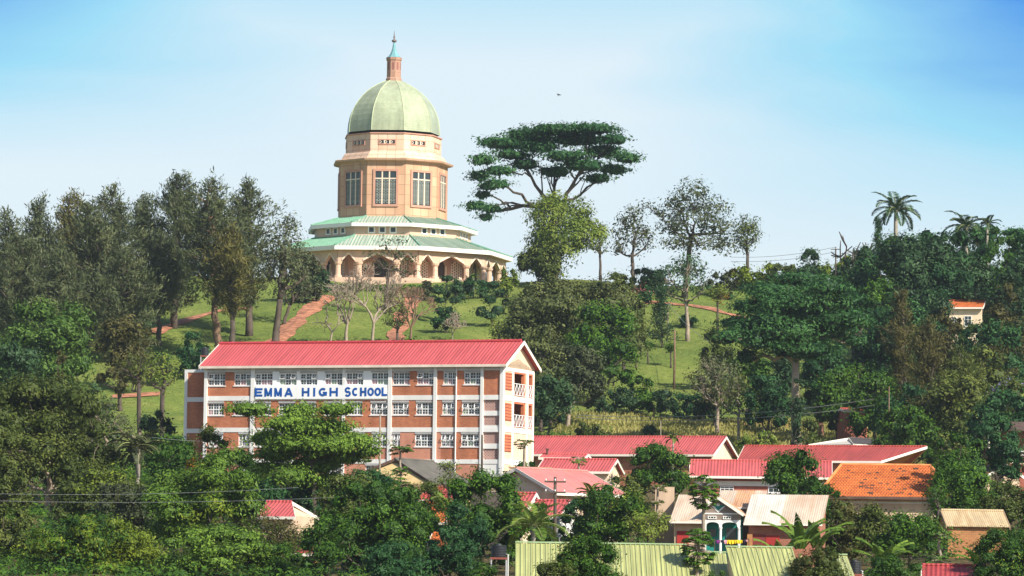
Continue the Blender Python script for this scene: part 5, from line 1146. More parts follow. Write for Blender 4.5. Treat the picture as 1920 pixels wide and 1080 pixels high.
wire('wire from the grey palm pole towards the school', pc_, P(500, 822, 390), .4); wire('upper wire before the trees on the bank', P(1080, 778, 494), P(1640, 748, 486), .9, .03); wire('lower wire before the trees on the bank', P(1080, 783, 494), P(1640, 760, 486), .9, .03)
wire('steep wire from the leaning grey pole down to the right', pe, P(1330, 640, 540), .5, .03); wire('upper wire at the skyline pole on the right', pj + Vector((0, 0, .2)), P(1370, 482, 640), .5, .03); wire('lower wire at the skyline pole on the right', pj - Vector((0, 0, .5)), P(1370, 490, 640), .5, .03)
# person leaning at the lower balcony, and a bird
def person():
    S, O, ux, uy, fl, o1 = SCH; p = O + ux * -0.42 + uy * (o1[0] + 0.55) + Vector((0, 0, fl[1] + 0.12)); T = thing('person', 'person in white top with light cap standing at the lower balcony rail', 'person', p, -R(21)); me = bpy.data.meshes.new('body')
    V = [(0, 0, .93), (0, 0, 1.12), (0, 0, 1.38), (0.02, 0, 1.5), (0.03, 0, 1.62), (0.04, 0, 1.74), (0, -.2, 1.4), (.12, -.27, 1.15), (.36, -.2, 1.17), (0, .2, 1.4), (.14, .26, 1.15), (.36, .18, 1.17), (0, -.1, .88), (.02, -.1, .48), (0, -.1, .06), (.14, -.11, .03), (0, .1, .88), (.03, .1, .48), (0, .1, .06), (.14, .11, .03)]
    E = [(0, 1), (1, 2), (2, 3), (3, 4), (4, 5), (2, 6), (6, 7), (7, 8), (2, 9), (9, 10), (10, 11), (0, 12), (12, 13), (13, 14), (14, 15), (0, 16), (16, 17), (17, 18), (18, 19)]
    rad = [.14, .13, .15, .06, .10, .08, .06, .045, .035, .06, .045, .035, .085, .065, .045, .035, .085, .065, .045, .035]
    me.from_pydata(V, E, []); o = bpy.data.objects.new('body', me); COL.objects.link(o); m = o.modifiers.new('skin', 'SKIN')
    for v, r in zip(me.skin_vertices[0].data, rad): v.radius = (r, r)
    me.skin_vertices[0].data[0].use_root = True; o.modifiers.new('sub', 'SUBSURF').levels = 1; bpy.context.view_layer.update(); m2 = bpy.data.meshes.new_from_object(o.evaluated_get(bpy.context.evaluated_depsgraph_get())); bpy.data.objects.remove(o); m2.name = 'body'
    m2.materials.clear(); m2.materials.append(plain('skin_dark', (0.10, 0.055, 0.035), 0.6)); m2.materials.append(plain('top_white', (0.8, 0.78, 0.75), 0.8)); m2.materials.append(plain('trousers_dark', (0.05, 0.04, 0.05), 0.9)); m2.update()
    for f in m2.polygons: z = f.center.z; f.material_index = 1 if .95 < z < 1.47 and f.center.x < .2 else 2 if z < .95 else 0
    o = bpy.data.objects.new('body', m2); COL.objects.link(o); o.parent = T; mb = MB(); mb.lathe([(.125, 1.70), (.125, 1.78), (.09, 1.84), (.01, 1.86)], 10, 0, 0, .04, 0); mb.build('cap', plain('cap_white', (0.8, 0.76, 0.72), .8), T)
person()
def bird():
    d = 430.0; p = P(1047, 177, d); T = thing('bird', 'small dark bird flying in the sky right of the dome', 'bird', p, R(20)); mb = MB()
    mb.tube([(-.17, 0, 0.02), (-.11, 0, .03), (0, 0, 0), (.12, 0, -.02), (.24, 0, -.03)], [.015, .045, .055, .035, .02], 8); mb.prism([(.2, -.04, -.03), (.2, .04, -.03), (.34, .07, -.03), (.34, -.07, -.03)], (0, 0, .012))
    for s in (-1, 1): mb.prism([(-.07, s * .04, .03), (.07, s * .04, .03), (.10, s * .2, -.05), (.09, s * .34, -.2), (.0, s * .22, -.04)], (0, 0, .012))
    mb.build('body', plain('feather_black', (0.02, 0.02, 0.022), 0.6), T)
bird()
# ------------------------------------------------------------------ trees of the hill, left to right
G1 = 'tall pines on the left of the hill'
for a in [
 ('grey green pine cut by the left edge of the picture', 12, 398, 640, 62, 575, 'pine'), ('slim pine second from the left edge, with a pointed top', 72, 374, 620, 46, 590, 'pine'),
 ('olive tinged pine with thin open top, third from the left edge', 128, 366, 610, 46, 600, 'pinegold'), ('tall dark pine left of the gap of sky, ragged crown', 210, 350, 625, 60, 580, 'pine'),
 ('broad dark pine behind the round bright green tree', 165, 385, 640, 58, 570, 'pine'), ('narrow pine just left of the patch of sky low on the ridge', 268, 372, 560, 40, 596, 'pine'),
 ('tallest of the left pines, crown towering over its neighbours', 328, 330, 585, 62, 588, 'pine'), ('pine with ivy covered brown trunk standing on the lawn', 400, 342, 575, 58, 566, 'pine'),
 ('dark pine with bushy top beside the grey leaved tree', 468, 342, 575, 52, 584, 'pine'), ('golden olive pine in front of the dark ones, lowest of the row', 437, 430, 590, 42, 560, 'pinegold'),
 ('pine low in the row with feathery grey skirts', 300, 440, 590, 45, 575, 'pine'), ('dark pine filling the row far left', 40, 450, 690, 60, 565, 'pine'), ('brownish pine in front of its row, left part', 232, 470, 690, 56, 560, 'pine'), ('brownish pine far left beneath the taller row', 110, 470, 690, 55, 560, 'pine')]:
    lb, px, t, b, hw, d, c = a
    tree(lb, px, t, b, hw * 1.18, d, 'pine', c, name='pine_tree', cat='pine tree', group=G1, base=410 if 'ivy' in lb else None, brk='brown' if 'ivy' in lb else 'dark')
tree('grey green open tree at the right end of the pine row', 535, 368, 610, 56, 572, 'open', 'grey', base=514, n=18, cover=2.4)
tree('smaller grey green tree by the red path, left of the temple', 556, 462, 600, 44, 592, 'open', 'grey', base=530, n=12, cover=1.76)
tree('dark shrubby tree under the pines beside the path', 352, 610, 680, 26, 552, 'bush', 'deep', cat='shrub', name='shrub')
for i, (x, y, b, h) in enumerate([(370, 640, 680, 34), (300, 655, 700, 30), (255, 600, 690, 40)]): tree(['dark bush on the lawn behind the left end of the school roof', 'low dark green bush in pine shade', 'dull bush at the foot of the pines next to the patch of lawn'][i], x, y, b, h, 548 - 6 * i, 'bush', ['deep', 'deep', 'brown'][i], name='bush', cat='bush')
tree('rounded bright green tree at the left edge below the pines', 80, 540, 720, 100, 500, 'mango', 'bright', n=18)
tree('dark blue green tree at the left edge under the bright round one', 28, 628, 730, 62, 480, 'mango', 'blue')
tree('brownish olive tree right of the bright round one', 225, 575, 690, 52, 520, 'mango', 'brown')
tree('brown column of ivy on a dead trunk within the bright green foliage', 112, 630, 720, 9, 478, 'bush', 'brown', cat='ivy trunk')
tree('dark green shrub to the right of the bright round tree', 188, 690, 745, 42, 470, 'bush', 'blue', name='shrub', cat='shrub')
tree('pale yellow green tree close to the left end of the school', 305, 655, 748, 42, 468, 'open', 'light', cover=1.76)
tree('olive lawn tree with a leaning dark trunk left of the school', 258, 650, 735, 56, 478, 'open', 'olive', base=264, cover=1.49)
tree('dark shrub below the left corner of the school', 290, 762, 830, 52, 440, 'bush', 'blue', name='shrub', cat='shrub')
tree('large olive tree with twiggy branches filling the lower left', 90, 700, 930, 140, 372, 'mango', 'olive', n=20, brk='pale')
tree('thin twiggy tree at the right of the large olive tree', 195, 735, 880, 58, 380, 'open', 'grey', brk='pale')
tree('dull green tree at the far left behind the bottom foliage', 15, 790, 960, 65, 360, 'mango', 'olive')
palm('pale feathery palm between the olive tree and the school', 258, 830, 372, 70, 15, 'grey', crown_y=838, el=(-0.2, 1.2), sd=8)
tree('orange tinged tree rising before the left end of the school', 392, 786, 868, 48, 355, 'mango', 'olive', cols=('rust', 0.14))
tree('big glossy green tree with yellowish top left of the flat feathery tree', 376, 830, 1000, 116, 302, 'mango', 'fresh', cols=('lime', 0.3), n=18)
tree('olive tree with yellow sprigs, lower left between the palms and the bottom edge', 190, 872, 985, 95, 335, 'mango', 'olive', cols=('lime', 0.2))
tree('dull green bush under the pale feathery palm', 235, 895, 1000, 62, 325, 'mango', 'grey')
tree('low spreading yellow green tree along the bottom edge, left', 165, 958, 1100, 150, 290, 'mango', 'lime', n=18, cols=('mango', 0.25))
tree('dark tree at the bottom left corner', 10, 945, 1090, 70, 305, 'mango', 'olive')
tree('bright green tree at the bottom edge right of the yellow green one', 400, 985, 1095, 112, 286, 'mango', 'fresh', n=16)
tree('brown leaved tree before the small red roofed house at bottom left', 522, 962, 1090, 60, 300, 'open', 'brown', cover=2.29)
tree('small tree with brownish leaves hiding part of the small red roof', 470, 930, 1010, 42, 316, 'open', 'olive', cover=1.89)
# the layered tree before the school
LF = [(470, 768, 55, 12), (560, 772, 46, 14), (632, 768, 52, 10), (540, 795, 60, 15), (610, 800, 72, 16), (500, 822, 48, 13), (665, 826, 60, 13), (580, 832, 80, 16), (520, 852, 60, 14), (640, 856, 66, 14), (585, 872, 70, 16), (690, 846, 36, 9), (545, 895, 62, 18), (620, 905, 60, 18), (500, 880, 44, 14)]
tree('spreading feathery tree with flat layered boughs in front of the school', 590, 760, 920, 130, 350, 'flat', 'fresh', lobes=[(a, b, c * 0.9, d * 1.35) for a, b, c, d in LF] + [(570, 802, 70, 26), (610, 836, 84, 26), (545, 832, 56, 22)], cover=4.6, vis=True)
tree('dark foliage mass beneath the layered tree', 540, 880, 985, 82, 362, 'mango', 'deep')
tree('dark shrub at the foot of the school wall below the layered tree', 500, 862, 960, 60, 385, 'bush', 'deep', name='shrub', cat='shrub')
tree('large dark mango tree at bottom centre left of the orange tiles', 700, 890, 1100, 108, 290, 'mango', 'mango', n=22, cover=2.5)
tree('paler tree in front of the yellow gable', 650, 880, 985, 62, 325, 'mango', 'olive')
tree('dense tree at the bottom edge under the yellow gable', 615, 965, 1100, 60, 284, 'mango', 'mango')
tree('tree with yellowish leaves just below the yellow gable', 796, 886, 1000, 42, 312, 'mango', 'olive')
tree('tall dark mango tree at bottom centre, beside the pink corrugated roof', 905, 868, 1085, 88, 296, 'mango', 'mango', n=22, cover=2.6)
tree('thin leafy tree before the ground floor windows of the school', 842, 846, 935, 27, 345, 'open', 'light', cover=1.62)
tree('dark tree at bottom centre left of the black water tank', 845, 985, 1100, 55, 272, 'mango', 'deep')
tree('small bright bush at the bottom edge in the middle', 645, 1066, 1100, 26, 262, 'bush', 'bright', name='bush', cat='bush')
tree('low bush at the foot of the water tank stand', 905, 1050, 1100, 42, 258, 'bush', 'mango', name='bush', cat='bush')
# before the temple
TL = [(722, 455, 16, 10), (748, 450, 13, 9), (700, 478, 20, 10), (740, 476, 26, 11), (765, 490, 22, 9), (715, 500, 32, 10), (755, 508, 28, 9)]
tree('thin open tree with dark trunk standing before the temple arcade', 735, 444, 522, 42, 600, 'open', 'grey', base=722, lobes=TL, cover=1.49, vis=True)
bare('pale leafless frangipani spreading behind the school roof, leftmost', 650, 500, 0, base_y=655, w=1.0, sd=4, depth=5, name='frangipani', n0=3)
bare('leafless frangipani in the middle of the bare clump', 700, 490, 0, base_y=652, w=0.9, sd=9, depth=5, name='frangipani')
bare('pinkish twiggy leafless shrub in front of the temple steps', 770, 528, 0, base_y=650, w=1.0, sd=12, depth=5, name='frangipani', brk='brown')
bare('low bare tree with long bent branches at the edge of the lawn', 622, 572, 0, base_y=660, w=1.5, sd=15, depth=3, name='bare_tree', first=3)
bare('round bare grey shrub on a short stem near the right end of the school', 848, 582, 0, base_y=642, w=1.1, sd=21, depth=5, name='bare_shrub')
tree('dark green hedge bush behind the school roof below the bare shrubs', 700, 612, 665, 46, 530, 'bush', 'mango', name='bush', cat='bush'); tree('dark low bush behind the school roof under the pink shrub', 790, 612, 665, 48, 530, 'bush', 'mango', name='bush', cat='bush')
tree('fine leaved green shrub among the bare branches', 745, 560, 640, 30, 560, 'open', 'olive', name='shrub', cat='shrub')
def tiered(label, px, top, base_y, hw, lob, col='blue', d=None, group='young conifers with tufted boughs'):
    g = hit(px, base_y); return tree(label, px, top, base_y - 8, hw, g.y, 'flat', col, lobes=lob, cover=2.3, name='conifer', cat='conifer', group=group, trunk=0.14)
tiered('young dark conifer with rounded tufts left of the lawn gap', 838, 515, 608, 30, [(838, 522, 16, 6, 0), (822, 545, 13, 9, 0), (855, 542, 13, 9, 0), (838, 552, 10, 9, 1), (866, 556, 12, 6, 0), (812, 560, 12, 6, 0), (826, 563, 14, 6, -1), (852, 563, 14, 6, -1)])
tiered('bushier young conifer with rounded tufts right of the lawn gap', 922, 530, 612, 34, [(925, 534, 16, 7, 0), (906, 552, 11, 10, 0), (938, 550, 13, 9, 0), (920, 562, 15, 9, 0), (902, 584, 16, 14, 0), (934, 582, 18, 12, 0), (950, 566, 12, 8, 0), (918, 592, 16, 9, -1)])
tree('bright leafy bush on the lawn right of the lawn gap', 936, 592, 648, 32, 556, 'open', 'light', cover=2.43)
tree('low shrub with dark leaves below the first young conifer', 836, 572, 602, 28, 585, 'bush', 'deep', name='shrub', cat='shrub')
tree('green bush by the right corner of the temple', 952, 500, 545, 22, 622, 'bush', 'light', name='bush', cat='bush')
tree('dark shrub at the left corner of the temple', 597, 500, 560, 26, 618, 'bush', 'blue', name='shrub', cat='shrub')
for i, (x, y) in enumerate([(800, 522), (880, 518), (905, 522), (858, 520)]): tree(['blue grey agave clump before the arcade', 'dark bush before the right arches', 'round bush beside the gate pillar', 'little dark bush in the middle of the temple hedge'][i], x, y, 540, 12, 622, 'bush', ['grey', 'deep', 'deep', 'blue'][i], name='bush', cat='bush')
palm('small fan palm on the terrace in front of the right arches', 888, 514, 624, 12, 12, 'palm', crown_y=518, sd=5, trunk_r=0.12, dens=.6)
def hedge(label, pa, pb, hw, hh, col):
    a, b = hit(*pa), hit(*pb); rng = np.random.default_rng(int(pa[0])); n = max(8, int((b - a).length * 40)); T = thing('hedge', label, 'hedge', a)
    t = rng.random(n); pos = np.array([(a.lerp(b, q) - a)[:] for q in t]); pos[:, 1] += rng.uniform(-hw, hw, n); pos[:, 2] += hh * rng.random(n) ** 0.6
    L = lod(a.y); leafmesh('foliage', pos.astype(np.float32), nrm(rng.normal(size=(n, 3)) + np.array([0, -0.3, 0.8])), rng.normal(size=(n, 3)), np.full(n, L), np.full(n, L * .5), rng.normal(.5, .2, n), MATS['leaf_' + col], T)
    mb = MB(); v = b - a
    for q in np.linspace(0.03, 0.97, 9): p = v * float(q); mb.tube([p, p + Vector((0, 0, hh * 0.7))], 0.05, 4)
    mb.build('stems', bark(), T)
hedge('clipped dark hedge along the left part of the temple terrace', (612, 545), (690, 545), 0.7, 1.1, 'deep')
hedge('low hedge along the temple terrace behind the bare shrubs', (690, 547), (790, 547), 0.7, 1.0, 'mango')
hedge('clipped dark hedge along the right part of the temple terrace', (800, 549), (930, 549), 0.8, 1.2, 'blue')
# the great flat topped tree
UL = [(905, 300, 30, 12), (950, 270, 42, 14), (985, 308, 34, 10), (930, 345, 32, 9), (1000, 262, 50, 14), (1040, 243, 62, 10.1), (1105, 242, 62, 9.4), (985, 252, 46, 10.9), (930, 268, 42, 11.7), (1150, 262, 34, 10.9), (1080, 262, 66, 10.1), (1010, 276, 50, 10.9), (1130, 284, 48, 11.7), (1175, 296, 32, 11.7), (960, 290, 40, 9.4), (900, 330, 26, 11.7), (935, 320, 36, 7.8), (1060, 292, 52, 10.1), (1095, 310, 52, 12.5), (1150, 318, 34, 9.4), (1040, 322, 40, 10.9), (905, 365, 18, 7.8), (893, 385, 26, 9.4), (922, 392, 26, 7.8), (912, 407, 16, 5.5), (915, 350, 22, 6.2), (1120, 334, 34, 7.8)]
tree('huge dark flat topped umbrella tree on the skyline right of the temple', 1040, 228, 415, 170, 662, 'flat', 'umbrella', base=1040, lobes=UL, cover=4.4, brk='dark', trunk=0.7, vis=True, depth=0.6)
tree('pale green weeping tree below the umbrella tree', 1056, 350, 535, 84, 634, 'open', 'light', base=1040, n=26, cover=5.5, cols=('lime', 0.25))
tree('lower skirt of pale foliage left of the weeping tree', 1010, 455, 535, 42, 630, 'mango', 'olive')
tree('slender tree with bare stem right of the weeping tree', 1124, 410, 500, 20, 640, 'open', 'olive', base=1126, cover=1.22)
tree('slim see-through tree on the skyline with a straight thin trunk', 1186, 366, 525, 44, 640, 'open', 'grey', n=26, cover=1.5, seed=31)
RL = [(1300, 360, 34, 24), (1275, 385, 36, 22), (1330, 390, 38, 24), (1300, 415, 52, 24), (1350, 430, 36, 24), (1262, 425, 34, 18), (1240, 400, 20, 9), (1215, 385, 16, 6), (1310, 455, 48, 18), (1360, 460, 30, 16), (1262, 458, 26, 12)]
tree('tall airy grey green tree with curved left bough on the skyline', 1305, 334, 475, 80, 625, 'open', 'grey', base=1284, lobes=RL, cover=3.0, vis=True)
tree('lower dark part of tree crown with pale leaning trunk on the slope', 1285, 470, 590, 62, 582, 'open', 'blue', base=1290, n=18, cover=1.76, brk='pale')
tree('narrow rounded tree on the skyline, right of the airy tree', 1402, 394, 500, 30, 655, 'open', 'olive', cover=3.4, n=16)
tree('small yellow leaved tree by the red path on the right slope', 1345, 528, 582, 24, 590, 'open', 'light', base=1346, cols=('rust', 0.12), cover=2.29)
tree('dark bush hiding behind the pale leaning trunk', 1290, 590, 612, 18, 592, 'bush', 'deep', name='bush', cat='bush')
tree('dark bush on the skyline right of the see-through tree', 1215, 500, 560, 38, 628, 'bush', 'blue', name='bush', cat='bush'); tree('bush with pinkish flowers near the crest', 1205, 532, 556, 20, 612, 'bush', 'deep', cols=('pinkf', 0.3), name='bush', cat='bush')
tree('round bush on the crest beneath the slim see-through tree', 1160, 510, 560, 36, 626, 'bush', 'olive', name='bush', cat='bush')
def tierc(px, top, base_y, hw, label):
    g = hit(px, base_y); lob = []
    for i, f in enumerate((0.08, 0.25, 0.42, 0.6, 0.78)):
        y = top + (base_y - top) * f
        for s in (-1, 1): lob.append((px + s * hw * (0.22 + 0.5 * f), y + 4, hw * (0.25 + 0.3 * f), 4.5, s * 0.6))
    tree(label, px, top, base_y - 6, hw, g.y, 'flat', 'blue', lobes=lob, cover=2.0, name='conifer', cat='conifer', trunk=0.14, group='young conifers with tufted boughs')
g = hit(1240, 652); tree('tiered dark young conifer on the right slope near the pole', 1240, 540, 640, 34, g.y, 'spire', 'blue', name='conifer', cat='conifer', trunk=0.14, group='young conifers with tufted boughs')
tree('large olive leaved tree mass covering the middle of the slope', 1075, 520, 700, 140, 545, 'mango', 'sage', n=26, base=1080)
tree('dark tree nestled in the middle of the olive mass', 1125, 560, 690, 78, 532, 'mango', 'mango', n=14)
tree('olive tree rising left in the mass behind the school gable', 1000, 560, 690, 62, 540, 'mango', 'sage')
tree('dull tree right behind the upper gable of the school', 1015, 620, 790, 55, 505, 'mango', 'sage')
tree('grey green tree with a pale straight trunk above the long red roof', 1075, 638, 775, 66, 508, 'mango', 'grey', base=1064, brk='pale', n=16)
tree('dark green tree filling the corner behind school and long red roof', 1030, 700, 815, 52, 498, 'mango', 'blue')
tree('low bush at the lower right of the pale trunk', 1105, 790, 822, 30, 492, 'bush', 'olive', name='bush', cat='bush')
for i, (x, t, b, h) in enumerate([(1165, 722, 782, 30), (1205, 700, 785, 34), (1245, 728, 785, 30), (1290, 735, 788, 34), (1130, 735, 790, 26), (1325, 738, 790, 30)]):
    tree(['dark bushy tree in the hedge row, second from its left end', 'tallest bushy tree of the hedge row above the grass bank', 'smaller bush in the hedge row right of its tallest tree', 'bush of the hedge row standing by a pale post', 'leftmost bush of the hedge row above the bank', 'rightmost bush of the hedge row, against a bigger grey tree'][i], x, t, b, h, 522 + 3 * (i % 2), 'bush', ['blue', 'mango', 'blue', 'deep', 'blue', 'grey'][i], name='bush', cat='bush', group='hedge row above the grass bank')
for i, (x, t, by, h) in enumerate([(1150, 672, 724, 13), (1193, 640, 690, 12), (1215, 640, 682, 10), (1258, 640, 690, 9)]):
    g = hit(x, by); tree(['sapling with drooping dark leaves nearest the hedge row', 'sapling with reddish leaves on the open lawn', 'thin pale stemmed sapling in the middle of the lawn', 'sapling close to the wooden pole on the lawn'][i], x, t, by - 22, h, g.y, 'open', ['deep', 'brown', 'mango', 'mango'][i], cover=2.16, name='sapling', cat='sapling', group='saplings on the right lawn')
tree('grey twiggy tree with pinkish sprays left of the great dark tree', 1345, 650, 790, 72, 506, 'open', 'grey', brk='pale', n=20, cover=1.49, cols=('brown', 0.15)); tree('second grey twiggy tree standing lower by the bank', 1385, 700, 800, 56, 500, 'open', 'olive', brk='pale', cover=1.76)
for i, (x, t, h, c) in enumerate([(1385, 500, 40, 'brown'), (1420, 486, 48, 'lime'), (1470, 492, 40, 'olive'), (1350, 505, 26, 'grey'), (1575, 470, 50, 'lime'), (1540, 500, 40, 'bright'), (1620, 468, 40, 'olive')]):
    tree(['brownish twiggy bush on the right skyline', 'flat yellow green tree on the right skyline', 'olive bush on the skyline above the great dark tree', 'greyish bush behind the yellow leaved tree', 'bright yellow green tree on the skyline behind the great dark tree', 'bright green bush right above the great dark tree', 'olive tree on the skyline at the foot of the cypress'][i], x, t, t + 75, h, 640 - 4 * i, 'bush', c, name='bush' if i in (0, 2, 3, 5) else 'tree', cat='bush' if i in (0, 2, 3, 5) else 'tree')
tree('dark leafy tree standing alone on the skyline above the great dark tree', 1516, 450, 520, 26, 610, 'mango', 'blue')
DL = [(1490, 572, 104, 32, 0), (1470, 622, 104, 34, 0), (1558, 602, 70, 30, 0), (1402, 622, 58, 26, 0), (1500, 655, 80, 26, 0), (1500, 525, 60, 14), (1440, 545, 56, 16), (1555, 540, 54, 15), (1590, 562, 36, 14), (1480, 560, 70, 18), (1410, 575, 48, 16), (1545, 580, 60, 18), (1380, 605, 40, 14), (1440, 600, 52, 18), (1600, 600, 34, 16), (1500, 605, 66, 20), (1560, 622, 48, 16), (1365, 632, 30, 14), (1415, 640, 40, 22), (1470, 640, 52, 20), (1600, 640, 30, 14), (1400, 668, 26, 18), (1530, 655, 36, 14)]
tree('great dark spreading tree with layered crown and tall ivy trunk, right of centre', 1490, 510, 700, 145, 480, 'flat', 'deep', base=1494, lobes=DL, cover=4.6, brk='pale', trunk=0.55, vis=True, depth=.8)
tree('ivy leaves climbing the tall trunk of the great dark tree', 1494, 690, 775, 20, 479, 'bush', 'blue', cat='ivy', name='ivy')
tree('dark tree with reddish straight trunk behind the great dark tree', 1538, 650, 770, 44, 505, 'mango', 'deep', base=1537, brk='red', trunk=0.45)
tree('green tree with bent bare bough right of the great dark tree', 1610, 655, 770, 42, 500, 'open', 'mango', cover=2.16)
# right hand wood
for a in [('big dark tree under the royal palm', 1725, 415, 580, 100, 560, 'mango', 'blue'), ('dark tree on the skyline below the cypress', 1645, 455, 580, 60, 570, 'mango', 'deep'), ('dark tree between the two palm crowns', 1790, 440, 570, 66, 575, 'mango', 'blue'), ('flat dark tree at the right skyline', 1870, 415, 540, 72, 580, 'flat', 'umbrella'),
 ('dark tree cut by the right edge near the skyline', 1920, 390, 560, 40, 570, 'mango', 'deep'), ('shadowy tree left of the white walled house', 1690, 540, 680, 74, 525, 'mango', 'deep'), ('gold olive bush at the right edge', 1900, 510, 640, 60, 520, 'mango', 'brown'), ('dark tree right of the white walled house', 1880, 590, 740, 62, 500, 'mango', 'deep'), ('dark tree behind the white walled house', 1800, 520, 600, 66, 560, 'mango', 'deep'), ('green tree below the white walled house', 1830, 640, 760, 66, 490, 'mango', 'olive'),
 ('deep green tree on the right slope under the gold olive bush', 1790, 690, 830, 70, 470, 'mango', 'olive'), ('dark tree at the right edge above the veranda', 1880, 720, 840, 76, 455, 'mango', 'deep'), ('leafy tree in front of the red brown shed', 1698, 752, 860, 60, 462, 'mango', 'mango'), ('dark bush left below the brown conifers', 1640, 690, 790, 52, 488, 'mango', 'mango'), ('dim tree above the leafy one by the shed', 1740, 735, 840, 52, 475, 'mango', 'brown')]:
    lb, px, t, b, hw, d, kd, c = a; tree(lb, px, t, b, hw, d, kd, c, n=16 if kd == 'mango' else 10)
tree('tree with pale violet blossom at the right edge', 1895, 690, 760, 40, 478, 'mango', 'olive', cols=('purplef', 0.4))
for a in [('tall brown olive conifer spire, leftmost of the group on the right', 1692, 545, 770, 36, 500, 'brown'), ('olive conifer in the middle of the brown group', 1740, 600, 775, 46, 492, 'brown'), ('lower green conifer on the right of the brown group', 1800, 650, 790, 40, 484, 'olive'), ('brown feathery conifer at the right edge, half hidden', 1868, 640, 760, 36, 498, 'brown')]:
    lb, px, t, b, hw, d, c = a; tree(lb, px, t, b, hw, d, 'pine', c, name='conifer', cat='conifer', group='brown conifers on the right')
tree('slim dark cypress beside the royal palm', 1646, 410, 480, 9, 600, 'spire', 'deep', name='cypress', cat='cypress')
palm('tall royal palm with arching crown on the right skyline', 1680, 400, 590, 58, 20, 'blue', crown_y=392, trunk_r=0.35, el=(-0.35, 1.35), droop=1.5, sd=11, dens=.75)
palm('shaggy palm in the wood at the right skyline', 1812, 430, 570, 52, 18, 'blue', crown_y=424, trunk_r=0.3, el=(-0.6, 1.3), sd=12, dens=.75); palm('smaller palm crown right of the shaggy palm', 1852, 418, 575, 30, 12, 'blue', crown_y=420, sd=14, dens=.7)
bare('bare dead branch sticking out of the skyline left of the cypress', 1612, 432, 590, w=1.2, sd=33, depth=3, brk='dark')
for a in [('rounded dark tree in the row above the bank, left of the grey twigs', 1340, 690, 800, 40, 512, 'mango', 'blue'), ('tree on the slope to the left of the great dark crown', 1345, 610, 700, 34, 545, 'mango', 'olive'), ('thicket tree between the great dark tree and the bank', 1405, 650, 770, 44, 515, 'mango', 'mango'), ('dark tree on the slope under the great crown', 1460, 660, 770, 46, 520, 'mango', 'blue'), ('shady tree on the slope right of the tall ivy trunk', 1560, 630, 740, 50, 525, 'mango', 'deep'), ('tree right of the great dark tree, below the skyline', 1640, 560, 700, 46, 530, 'mango', 'blue'), ('tree tucked below the skyline left of the cypress', 1600, 500, 640, 44, 570, 'mango', 'mango'),
 ('tree partly veiling the wall of the white walled house', 1793, 574, 680, 20, 532, 'mango', 'brown'), ('tree right beside the white walled house', 1858, 556, 680, 24, 530, 'mango', 'mango'), ('tree overlapping the lower wall of the white walled house', 1815, 588, 690, 40, 534, 'mango', 'olive'), ('dark tree beside the temple slope behind the middle olive mass', 985, 545, 680, 40, 560, 'mango', 'blue'), ('tree at the upper right of the olive mass', 1170, 540, 680, 46, 556, 'mango', 'olive'),
 ('dark tree behind pines at the left', 250, 540, 690, 40, 590, 'mango', 'deep'), ('dark closing the view', 0, 0, 0, 0, 0, '', '')][:-1] + [('dark tree closing the view right of the tall ivy trunk', 1570, 690, 800, 48, 497, 'mango', 'mango'), ('shadowed tree between the grey twigs and the tall ivy trunk', 1440, 695, 800, 46, 497, 'mango', 'deep'),
 ('tree filling the wood beneath the royal palm, lower tier', 1735, 520, 660, 66, 535, 'mango', 'blue'), ('tree hiding the left half of the white walled house', 1772, 568, 690, 28, 530, 'mango', 'brown'), ('leafy tree before the foot of the white walled house', 1830, 592, 700, 48, 528, 'mango', 'deep'), ('wide dark tree in the wood left of the shaggy palm', 1765, 470, 600, 56, 556, 'mango', 'deep'), ('tree closing the gap in the wood under the royal palm crown', 1690, 410, 600, 56, 562, 'mango', 'mango'), ('bushy dark tree on the skyline between cypress and shaggy palm', 1750, 404, 580, 52, 572, 'mango', 'deep'), ('tree on the skyline beneath the dead branch', 1605, 440, 600, 46, 588, 'mango', 'blue'), ('bushy tree at the far right skyline corner', 1915, 415, 560, 46, 574, 'mango', 'blue'), ('shrubby tree by the left corner of the temple roof', 572, 470, 590, 34, 610, 'mango', 'grey'), ('bushy tree crown round the stem of the shaggy palm', 1808, 404, 560, 62, 566, 'mango', 'deep'), ('bushy tree crown right of the smaller palm', 1868, 408, 560, 50, 568, 'mango', 'mango'), ('dark tree at the right edge below the flat one', 1905, 450, 600, 48, 548, 'mango', 'blue'), ('green tree in the wood below the cypress', 1655, 510, 650, 50, 545, 'mango', 'mango'), ('dark tree in shade under the shaggy palm', 1845, 470, 600, 54, 552, 'mango', 'blue'),
 ('tree overhanging the veranda from above', 1868, 770, 836, 52, 398, 'mango', 'deep'), ('dense tree left of the veranda', 1815, 800, 900, 38, 392, 'mango', 'mango'), ('dark tree behind the leafy one by the shed', 1700, 700, 820, 56, 482, 'mango', 'deep'), ('mango tree covering the left part of the red hip roof', 800, 955, 1060, 42, 300, 'mango', 'mango'), ('bushy tree standing under the dark mango beside the orange tiles', 870, 935, 1070, 52, 290, 'mango', 'deep'),
 ('olive tree in the thick growth left of the school', 140, 770, 900, 74, 392, 'mango', 'olive'), ('dark green tree below the pale yellow green one', 320, 800, 900, 50, 398, 'mango', 'mango'), ('dense green tree in front of the lowest storey at the left', 445, 835, 960, 52, 372, 'mango', 'mango'), ('dark tree behind the small red roof at bottom left', 590, 905, 1010, 66, 352, 'mango', 'deep'), ('bush thick with leaves at the bottom edge, left of centre', 520, 1010, 1110, 50, 288, 'mango', 'mango'), ('dark tree at the bottom edge left of centre, under the big mango', 740, 1010, 1120, 70, 270, 'mango', 'deep')]:
    lb, px, t, b, hw, d, kd, c = a; tree(lb, px, t, b, hw, d, kd, c, n=14)
